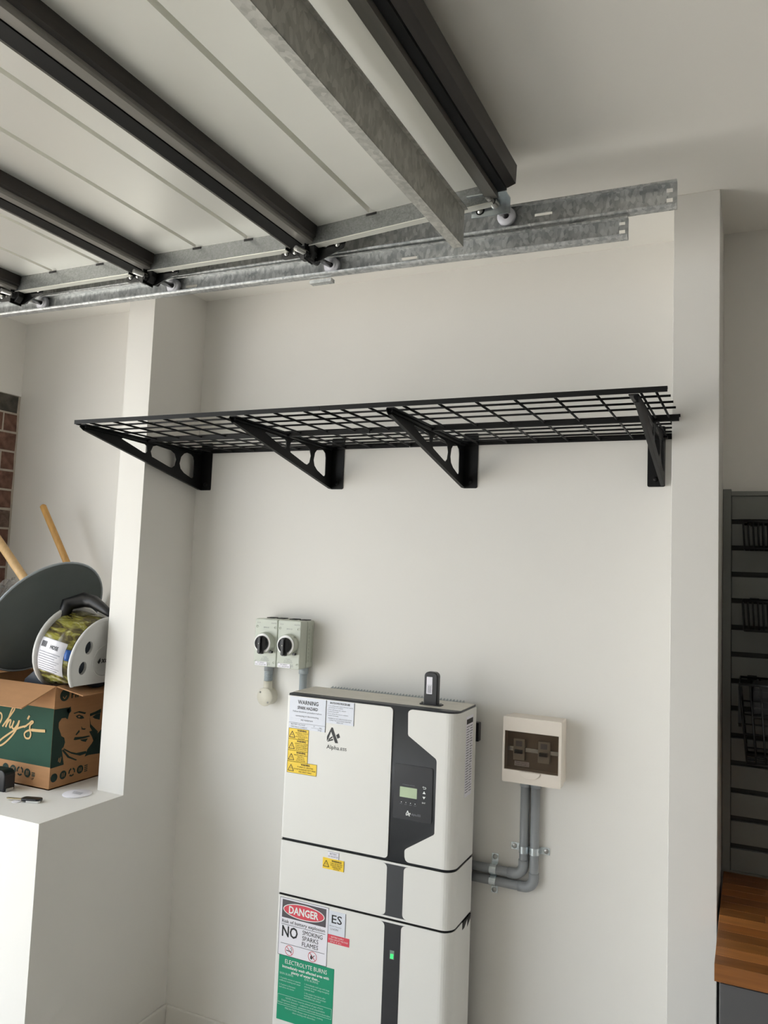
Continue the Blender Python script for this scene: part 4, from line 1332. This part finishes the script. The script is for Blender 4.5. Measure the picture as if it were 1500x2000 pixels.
for k, u in enumerate((105, 185, 258, 335)):
    a, b = fa(u, 1130 + (u - 185) * 0.12)
    if k == 2:
        for t0 in range(3):
            q0 = [(a + 0.014 * math.cos(math.radians(90 + 120 * t0 + d_)), b + 0.014 * math.sin(math.radians(90 + 120 * t0 + d_))) for d_ in (15, 60, 105)]
            put_stroke(ik, q0, 0.006, gl, 2)
    else:
        ring_icon(ik, a, b, 0.0155, gl)
for q0, (u, v) in enumerate(((380, 1140), (380, 1158), (380, 1172))):
    a, b = fa(u, v)
    put_stroke(ik, [(a, b), (a + 0.016, b)], 0.0035, gl, 1)
put_text(ik, 'UP', fa(378, 1200)[0], fa(378, 1212)[1], 0.008, 0, fn=lambda a, b: gl(a, b))
ik.build('handling_marks', M_PDARK, box)
ik = MB()
for u in (185, 335):
    a, b = fa(u, 1130 + (u - 185) * 0.12)
    g2 = lambda p, q_: (p, YF - 0.0008, q_)
    put_stroke(ik, [(a - 0.004, b - 0.008), (a - 0.004, b + 0.008)], 0.003, g2, 1)
    put_stroke(ik, [(a + 0.004, b - 0.008), (a + 0.004, b + 0.008)], 0.003, g2, 1)
ik.build('handling_marks_light', M_CARD, box)
# portrait print on the right panel; tracing units from the photograph's own proportions
def ra(u, v):
    y = BY0 + (u - 565) * 0.000418 * (1 + (u - 565) * 0.00012)
    z = 1.188 - (v - (458 - (u - 565) * 0.22)) * 0.000333 - 0.0
    return (y, z)
gr = lambda a, b: (XG, a, b)
pm = MB()
def rp(pts):
    put_poly(pm, [ra(*p) for p in pts], gr)
rp([(566, 460), (730, 428), (724, 500), (712, 560), (690, 542), (650, 548), (622, 595), (624, 650), (648, 705), (658, 735), (690, 752), (702, 800), (690, 850), (672, 870), (690, 960), (705, 1035), (566, 1072)])
rp([(770, 490), (830, 468), (905, 482), (892, 500), (820, 484), (778, 500)])
rp([(795, 522), (830, 505), (872, 520), (888, 545), (855, 552), (815, 545)])
rp([(945, 495), (1000, 472), (1062, 436), (1062, 482), (1000, 502), (948, 524)])
rp([(975, 530), (1010, 500), (1058, 486), (1054, 560), (1000, 548)])
rp([(946, 525), (962, 610), (1004, 650), (1044, 690), (1030, 770), (1004, 800), (985, 750), (950, 690), (980, 680), (955, 640)])
rp([(862, 628), (878, 654), (916, 655), (900, 670), (868, 666)])
rp([(842, 668), (820, 700), (806, 722), (818, 728), (850, 690)])
rp([(790, 775), (800, 748), (880, 744), (950, 732), (966, 742), (900, 764), (804, 780)])
rp([(858, 776), (942, 764), (920, 802), (880, 792)])
rp([(690, 862), (770, 904), (830, 918), (930, 900), (936, 926), (870, 948), (780, 924), (700, 884)])
rp([(688, 872), (758, 950), (842, 990), (830, 999), (740, 964), (676, 888)])
rp([(920, 962), (945, 880), (985, 822), (1034, 720), (1100, 640), (1100, 930), (960, 945)])
rp([(690, 460), (736, 420), (745, 470), (722, 500)])
a_, b_ = ra(665, 305)
pm2 = [(a_ + 0.021 * math.cos(t), b_ + 0.021 * math.sin(t)) for t in [i * math.pi / 10 for i in range(20)]]
put_poly(pm, pm2, gr)
put_text(pm, 'FINE', ra(735, 330)[0], ra(735, 330)[1], 0.026, 0, fn=lambda a, b: gr(a, b), bold=0.03)
for k, u in enumerate((612, 705, 795, 880)):
    a_, b_ = ra(u, 1180 - (u - 612) * 0.27 - 12)
    if k == 2:
        for t0 in range(3):
            q0 = [(a_ + 0.013 * math.cos(math.radians(90 + 120 * t0 + d_)), b_ + 0.013 * math.sin(math.radians(90 + 120 * t0 + d_))) for d_ in (15, 60, 105)]
            put_stroke(pm, q0, 0.006, gr, 2)
    else:
        put_poly(pm, [(a_ + 0.015 * math.cos(t), b_ + 0.015 * math.sin(t)) for t in [i * math.pi / 10 for i in range(20)]], gr)
for q0 in range(4):
    a_, b_ = ra(925, 1060 + q0 * 20)
    put_stroke(pm, [(a_, b_), (a_ + 0.015, b_)], 0.0035, gr, 1)
pm.build('portrait_print', M_PDARK, box)
pm = MB()
gr2 = lambda a, b: (XG + 0.0004, a, b)
for pts in ([(815, 528), (832, 516), (848, 528), (832, 538)], [(645, 590), (632, 640), (655, 690), (664, 640), (660, 600)], [(640, 1000), (650, 960), (655, 965), (648, 1005)], [(655, 1010), (668, 950), (674, 955), (664, 1014)]):
    put_poly(pm, [ra(*p) for p in pts], gr2)
a_, b_ = ra(665, 305)
put_stroke(pm, [(a_ - 0.008, b_ - 0.004), (a_, b_ - 0.012), (a_ + 0.008, b_ - 0.002)], 0.003, gr2, 3)
for u in (705, 880):
    a_, b_ = ra(u, 1180 - (u - 612) * 0.27 - 12)
    put_stroke(pm, [(a_ - 0.004, b_ - 0.007), (a_ - 0.004, b_ + 0.007)], 0.003, gr2, 1)
    put_stroke(pm, [(a_ + 0.004, b_ - 0.007), (a_ + 0.004, b_ + 0.007)], 0.003, gr2, 1)
pm.build('portrait_highlights', M_CARD, box)

# hose reel in its printed sleeve
ax = Vector((0.985, -0.02, -0.160)).normalized()
C0 = Vector((-2.146, -0.254, 1.357))          # centre of the near side plate
RLn, RRd = 0.188, 0.150
C1 = C0 - ax * RLn
side = Vector((-ax.y, ax.x, 0)).normalized()   # horizontal, across the plate
upv = ax.cross(side) * -1
if upv.z < 0:
    upv = -upv
reel = thing('hose_reel', (-2.29, -0.18, 1.20), 'new garden hose reel in a grass-print sleeve sticking out of the box', 'hose reel')
def plate_pt(c, a, b, t):
    return tuple(c + side * a + upv * b + ax * t)
loop = []
for i in range(41):
    t = math.radians(-34 + 248 * i / 40)
    loop.append((RRd * math.cos(t), RRd * math.sin(t)))
holes = []
for an in (150, 38, 192, -10):
    cx_, cz_ = 0.102 * math.cos(math.radians(an)), 0.102 * math.sin(math.radians(an))
    if cz_ < -0.07:
        continue
    holes.append([(cx_ + 0.020 * math.cos(t) * 0.85, cz_ + 0.024 * math.sin(t)) for t in [i * math.pi / 8 for i in range(16)]])
me = curve_mesh([loop] + holes, 0.008)
pl_ = MB().mesh(me, lambda a, b, t: plate_pt(C0, a, b, t - 0.008)).build('side_plate', M_REEL, reel, 0.003)
hub = MB()
hub.tube([plate_pt(C0, 0.058 * math.cos(t), 0.058 * math.sin(t), 0.0005) for t in [i * math.pi / 20 for i in range(40)]], 0.0022, 6, closed=True)
hub.build('hub_ring', M_REEL, pl_)
tx = MB()
put_text(tx, 'xon', 0.0, -0.008, 0.020, 0, None, 'C', 0.03, fn=lambda a, b: plate_pt(C0, a * (1 if side.x > 0 else -1), b, 0.0032))
put_poly(tx, [(-0.040, -0.004), (-0.030, 0.012), (-0.026, -0.002), (-0.032, -0.012)], lambda a, b: plate_pt(C0, a, b, 0.0032))
tx.build('hub_lettering', M_INK, pl_)
rim = MB().tube([plate_pt(C0, a, b, -0.008) for a, b in loop], 0.0085, 8)
rim.build('plate_rim', M_REEL, pl_)
dr = MB()
dr.rev([(0, 0.0), (0.105, 0.0), (0.105, RLn - 0.012), (0, RLn - 0.012)], C1, ax, 28)
dr.build('hose_coil', M_NAVY, reel)
bp_ = MB()
bp_.rev([(0, -0.008), (RRd + 0.004, -0.008), (RRd + 0.008, -0.002), (RRd + 0.008, 0.006), (RRd, 0.010), (0, 0.010)], C1 + Vector((0, 0, 0.004)), ax, 40)
bp_.build('side_plate', M_REEL, reel)
# sleeve: partial cylinder between the plates
def sleeve(a0, a1, r, t0, t1, name, m, low=0.0, n=26):
    b = MB()
    vs, fs = [], []
    for i in range(n + 1):
        for (rr, tt, aa) in ((r, t0, a0 - low), (r, t1, a0)):
            t = math.radians(aa + (a1 - aa) * i / n)
            vs.append(Vector(C1) + side * (rr * math.cos(t)) + upv * (rr * math.sin(t)) + ax * tt)
    for i in range(n):
        fs.append((2 * i, 2 * i + 1, 2 * i + 3, 2 * i + 2))
    b.add(vs, fs, True)
    o = b.build(name, m, reel)
    so = o.modifiers.new('thick', 'SOLIDIFY')
    so.thickness = 0.0012
    return o
sgn = 1 if side.y < 0 else -1     # which angular side faces the camera
near = 0 if side.y < 0 else 180
sleeve(near - sgn * 34, near + sgn * 130, RRd - 0.006, 0.012, RLn - 0.030, 'printed_sleeve', M_SLEEVE, sgn * 26)
lab = sleeve(near - sgn * 26, near + sgn * 22, RRd - 0.0040, 0.006, RLn - 0.052, 'white_label', M_PAPER)
tx = MB()
def lab_pt(u, t, r=RRd - 0.0026):
    an = math.radians(near + sgn * u)
    return tuple(Vector(C1) + side * (r * math.cos(an)) + upv * (r * math.sin(an)) + ax * t)
for k in range(8):
    if k < 6:
        tt = 0.018 + 0.0042 * k
        tx.add([lab_pt(9, tt), lab_pt(17, tt), lab_pt(17, tt + 0.0022), lab_pt(9, tt + 0.0022)], [(0, 1, 2, 3)])
tx.build('bar_code', M_INK, lab)
tx = MB()
for k in range(9):
    u = 3 - 3.4 * k
    tx.add([lab_pt(u, 0.018), lab_pt(u - 0.9, 0.018), lab_pt(u - 0.9, 0.120 - 0.012 * (k % 3)), lab_pt(u, 0.120 - 0.012 * (k % 3))], [(0, 1, 2, 3)])
tx.build('label_rows', M_INKG, lab)
tx = MB()
put_text(tx, 'HOSE', 0.062, 9.0, 5.0, 0, 0.040, 'L', 0.03, fn=lambda a, b: lab_pt(b, a))
tx.build('label_lettering', M_INK, lab)
blk = sleeve(near - sgn * 34, near + sgn * 12, RRd - 0.010, RLn - 0.052, RLn - 0.026, 'black_band', M_BLKP)
blu = MB()
for u, tt in ((8, RLn - 0.036),):
    blu.rev([(0, -0.018), (0.012, -0.018), (0.014, 0.0), (0.010, 0.018), (0, 0.018)], lab_pt(u, tt, RRd - 0.008), upv, 14)
blu.build('blue_fitting', M_BLUE, reel)
hn = MB()
top = C1 + upv * (RRd + 0.02)
hn.tube([C1 - side * sgn * -0.0 + upv * 0.10 + side * 0.06 * sgn, C1 + upv * (RRd + 0.015) + side * 0.045 * sgn, C1 + upv * (RRd + 0.038) + ax * 0.03, C1 + upv * (RRd + 0.040) + ax * 0.08, C1 + upv * (RRd + 0.022) + ax * 0.145, C1 + upv * (RRd + 0.012) + ax * 0.19], [0.020, 0.027, 0.028, 0.024, 0.016, 0.014], 12)
hn.build('carry_handle', M_BLKP, reel)

# grey round tray leaning in the box
tray = thing('round_tray', (-2.45, -0.25, 1.27), 'large grey round plastic tray leaning behind the hose reel', 'tray')
nrm = Vector((0.863, -0.024, -0.504)).normalized()
CT = Vector((-2.462, -0.256, 1.493))
q = MB().rev([(0, -0.022), (0.11, -0.020), (0.195, -0.012), (0.232, -0.002), (0.242, 0.004), (0.244, 0.000), (0.234, -0.008), (0.197, -0.018), (0.11, -0.026), (0, -0.028)], CT, nrm, 56)
q.build('dish', M_DISH, tray)
ring = []
a = Vector((0, 0, 1)).cross(nrm).normalized()
b = nrm.cross(a)
for i in range(56):
    t = 2 * math.pi * i / 56
    ring.append(CT + a * 0.2435 * math.cos(t) + b * 0.2435 * math.sin(t) + nrm * 0.001)
MB().tube(ring, 0.0045, 6, closed=True).build('rim', M_DISHR, tray)

h1 = MB().tube([(-2.640, -0.150, 1.930), (-2.637, -0.150, 1.926), (-2.512, -0.125, 1.704), (-2.446, -0.112, 1.592)], [0.007, 0.0125, 0.0135, 0.0135], 14)
tag(h1.build('broom_handle', M_WOOD), 'honey coloured wooden handle leaning against the white wall', 'tool handle', 'wooden tool handles')
h2 = MB().tube([(-2.955, -0.255, 1.965), (-2.668, -0.290, 1.746), (-2.535, -0.300, 1.636), (-2.475, -0.300, 1.585)], [0.0165, 0.0165, 0.0165, 0.0165], 14)
tag(h2.build('broom_handle', M_WOOD2), 'thicker pale wooden handle crossing the exposed bricks', 'tool handle', 'wooden tool handles')
# dark case inside the box
dk = thing('dark_case', (-2.43, -0.25, ZS + 0.004), 'dark blue-grey case wedged inside the cardboard box', 'case')
f = MB()
f.prism([(-2.52, 0.93), (-2.36, 0.93), (-2.33, 1.24), (-2.40, 1.315), (-2.46, 1.27)], lambda a_, b_, t: (a_, -0.330 + 0.03 * t, b_))
f.build('body', M_NAVY, dk, 0.004)
# crumpled clear bag by the bricks
random.seed(3)
pb = MB()
N = 9
vs = []
for i in range(N):
    for j in range(N):
        u, v = i / (N - 1) - 0.5, j / (N - 1) - 0.5
        k = max(0.0, 1 - (u * u + v * v) * 2.2)
        vs.append((-2.90 + random.uniform(-0.012, 0.012) + 0.05 * u, -0.10 + 0.09 * v + random.uniform(-0.008, 0.008), 1.575 + 0.10 * u * 0.8 + random.uniform(-0.018, 0.018) * k + 0.03 * v))
pb.add(vs, [(i * N + j, i * N + j + 1, (i + 1) * N + j + 1, (i + 1) * N + j) for i in range(N - 1) for j in range(N - 1)])
pbo = pb.build('plastic_bag', M_FILM)
tag(pbo, 'crumpled clear plastic bag stuffed beside the bricks', 'bag')
so = pbo.modifiers.new('thick', 'SOLIDIFY')
so.thickness = 0.001

# tape measure, key, coaster, tag
tm = thing('tape_measure', (-2.385, -0.46, ZS), 'small black tape measure on the ledge in front of the box', 'tape measure')
f = MB().prism(rrect(-2.440, -2.350, ZS, ZS + 0.072, [0.022, 0.022, 0.006, 0.006], 5), lambda a, b, t: (a, -0.475 + 0.045 * t, b))
f.build('case', M_BLKP, tm, 0.004)
MB().box(-2.352, -2.345, -0.468, -0.440, ZS, ZS + 0.012).build('tape_hook', M_BOLT, tm)
MB().prism(rrect(-2.420, -2.375, ZS + 0.016, ZS + 0.056, 0.014, 4), lambda a, b, t: (a, -0.478 + 0.004 * t, b)).build('grip_pad', M_KNOB, tm)
ky = thing('car_key', (-2.19, -0.497, ZS), 'black and silver car key lying on the white ledge', 'key')
ang = math.radians(18)
def kp(a, b, z):
    return (-2.192 + a * math.cos(ang) - b * math.sin(ang), -0.499 + a * math.sin(ang) + b * math.cos(ang), z)
MB().prism(rrect(-0.030, 0.038, -0.016, 0.016, 0.012, 5), lambda a, b, t: kp(a, b, ZS + 0.004 + 0.009 * t)).build('fob', M_KNOB, ky, 0.003)
MB().prism(rrect(-0.010, 0.039, -0.0168, -0.004, 0.006, 4), lambda a, b, t: kp(a, b, ZS + 0.0005 + 0.0065 * t)).build('silver_trim', M_REEL, ky, 0.001)
MB().prism([(-0.030, -0.004), (-0.030, 0.005), (-0.082, 0.005), (-0.086, 0.001), (-0.082, -0.004)], lambda a, b, t: kp(a, b, ZS + 0.006 + 0.0022 * t)).build('blade', mat('brass_blade', (206, 190, 150), 0.3, 0.8, noise=0.05, scale=60), ky)
q = MB().cyl((-2.230, -0.523, ZS), (-2.230, -0.523, ZS + 0.002), 0.014, None, 18)
tag(q.build('paper_tag', M_PAPER), 'tiny white round tag beside the car key', 'tag')
cs = thing('coaster', (-2.129, -0.361, ZS), 'thin white round paper coaster near the ledge corner', 'coaster')
q = MB().rev([(0, 0), (0.046, 0), (0.048, 0.001), (0.048, 0.003), (0.046, 0.0045), (0, 0.0045)], (-2.129, -0.361, ZS), (0, 0, 1), 32)
q.build('disc', M_PAPER, cs)
q = MB()
for k in range(4):
    put_stroke(q, [(-2.155 + 0.004 * k, -0.352 - 0.006 * k), (-2.112 + 0.003 * k, -0.352 - 0.006 * k)], 0.0018, lambda a, b: (a, b, ZS + 0.0049), 1)
q.build('printed_marks', M_INKG, cs)

# ------------------------------------------------------------------ slat wall, baskets, workbench
SWX1 = 0.95
sw = thing('slat_wall', (-0.066, 0, 0.926), 'dark grey slat wall panel above the timber bench', 'slat wall')
MB().box(-0.072, SWX1, -0.006, 0, 0.926, 1.985).build('backing', M_SLATD, sw)
MB().box(-0.078, -0.056, -0.026, 0, 0.926, 1.991).build('edge_trim', M_SLAT, sw, 0.001)
MB().box(-0.056, SWX1, -0.024, -0.006, 1.972, 1.985).build('top_trim', M_SLAT, sw, 0.001)
zs = [1.972] + [1.903 - 0.0751 * k for k in range(13)] + [0.928]
sl_me = None
for k in range(len(zs) - 1):
    za, zb = zs[k + 1], zs[k]
    b = MB().box(-0.055, SWX1, -0.020, -0.006, za + 0.002, zb - (0.012 if k else 0.0))
    if k in (0, 13):
        b.build('slat', M_SLAT, sw, 0.0015)
    elif sl_me is None:
        ref = b.build('slat', M_SLAT, sw, 0.0015)
        sl_me = ref
        zref = zb
    else:
        o = sl_me.copy()
        col.objects.link(o)
        o.location.z = zb - zref

def wire_basket(x0, x1, yb, yf, z0, z1, taper, label, pitch):
    t = thing('wire_basket', (x0, yb, z0), label, 'basket', 'black wire baskets on the slat wall')
    ti = taper
    def ringp(x0, x1, y0, y1, z):
        return [(x0, y0, z), (x1, y0, z), (x1, y1, z), (x0, y1, z)]
    MB().tube(ringp(x0, x1, yf, yb, z1), 0.0035, 6, closed=True).build('top_rim', M_WIRE, t)
    MB().tube(ringp(x0 + ti, x1 - ti, yf + ti, yb, z0), 0.0035, 6, closed=True).build('bottom_rim', M_WIRE, t)
    x = x0
    n = max(int(round((x1 - x0) / pitch)), 2)
    for i in range(n + 1):
        u = i / n
        xa, xb = x0 + (x1 - x0) * u, x0 + ti + (x1 - x0 - 2 * ti) * u
        MB().tube([(xa, yf, z1), (xb, yf + ti, z0), (xb, yb, z0), (xa, yb, z1)], 0.0026, 6).build('upright_wire', M_WIRE, t)
    m = max(int(round((yb - yf) / (pitch * 1.2))), 2)
    for i in range(1, m):
        u = i / m
        ya, yc = yf + (yb - yf) * u, yf + ti + (yb - yf - ti) * u
        MB().tube([(x0, ya, z1), (x0 + ti, yc, z0), (x1 - ti, yc, z0), (x1, ya, z1)], 0.0026, 6).build('side_wire', M_WIRE, t)
    for hx in (x0 + 0.03, x1 - 0.03):
        MB().box(hx - 0.012, hx + 0.012, -0.022, yb + 0.002, z1 - 0.006, z1 + 0.006).build('hook', M_WIRE, t)
    return t
wire_basket(-0.024, 0.30, -0.028, -0.150, 1.818, 1.890, 0.004, 'shallow wire basket, topmost of three on the slat wall', 0.0125)
wire_basket(-0.025, 0.30, -0.028, -0.150, 1.598, 1.677, 0.005, 'shallow wire basket, middle of three on the slat wall', 0.0125)
b3 = wire_basket(-0.031, 0.34, -0.028, -0.200, 1.258, 1.462, 0.018, 'deep wire basket, lowest of three on the slat wall', 0.024)
for z in (1.42, 1.385, 1.36, 1.335, 1.30, 1.28):
    u = (1.462 - z) / (1.462 - 1.258) * 0.018
    MB().tube([(-0.031 + u, -0.028, z), (-0.031 + u, -0.200 + u, z), (0.34 - u, -0.200 + u, z), (0.34 - u, -0.028, z)], 0.0024, 6).build('level_wire', M_WIRE, b3)
MB().prism([(-0.190, 1.455), (-0.150, 1.455), (-0.125, 1.36), (-0.150, 1.345), (-0.186, 1.36)], lambda a, b, t: (-0.034 + 0.008 * t, a, b)).build('side_plate', M_WIRE, b3)
bag = thing('black_box', (0.15, -0.11, 1.36), 'black box lying inside the deep wire basket', 'box')
MB().box(0.000, 0.26, -0.180, -0.045, 1.372, 1.458).build('body', M_BLKP, bag, 0.006)
for k in range(5):
    MB().box(0.004, 0.255, -0.1815, -0.180, 1.384 + 0.014 * k, 1.388 + 0.014 * k).build('rib', M_KNOB, bag)

wb = thing('workbench_top', (-0.07, -0.02, 0.890), 'thick oiled timber bench top under the grey slat wall', 'bench top')
rows = 13
y = -0.024
wrow = (0.600 - 0.024) / rows
random.seed(11)
for r_i in range(rows):
    x = -0.073
    k = 0
    while x < 0.95:
        L = random.uniform(0.08, 0.34) if k == 0 else random.uniform(0.22, 0.42)
        xe = min(x + L, 0.95)
        MB().box(x + 0.0003, xe - 0.0003, y - wrow + 0.0003, y - 0.0003, 0.890, 0.926).build('stave', random.choice(STAVE_M), wb, 0.0006, 1)
        x = xe
        k += 1
    y -= wrow
bc = thing('bench_cabinet', (0.4, -0.3, 0), 'dark grey cabinet carcass under the timber bench top', 'cabinet')
MB().box(-0.064, 0.95, -0.575, -0.030, 0.0, 0.8895).build('carcass', M_BENCHC, bc, 0.001)
for k in range(2):
    MB().box(-0.062 + 0.50 * k, 0.434 + 0.50 * k, -0.592, -0.576, 0.10, 0.885).build('door', M_BENCHC, bc, 0.0015)

# ------------------------------------------------------------------ tidy up
for o in bpy.data.objects:
    if '_w' in o:
        del o['_w']
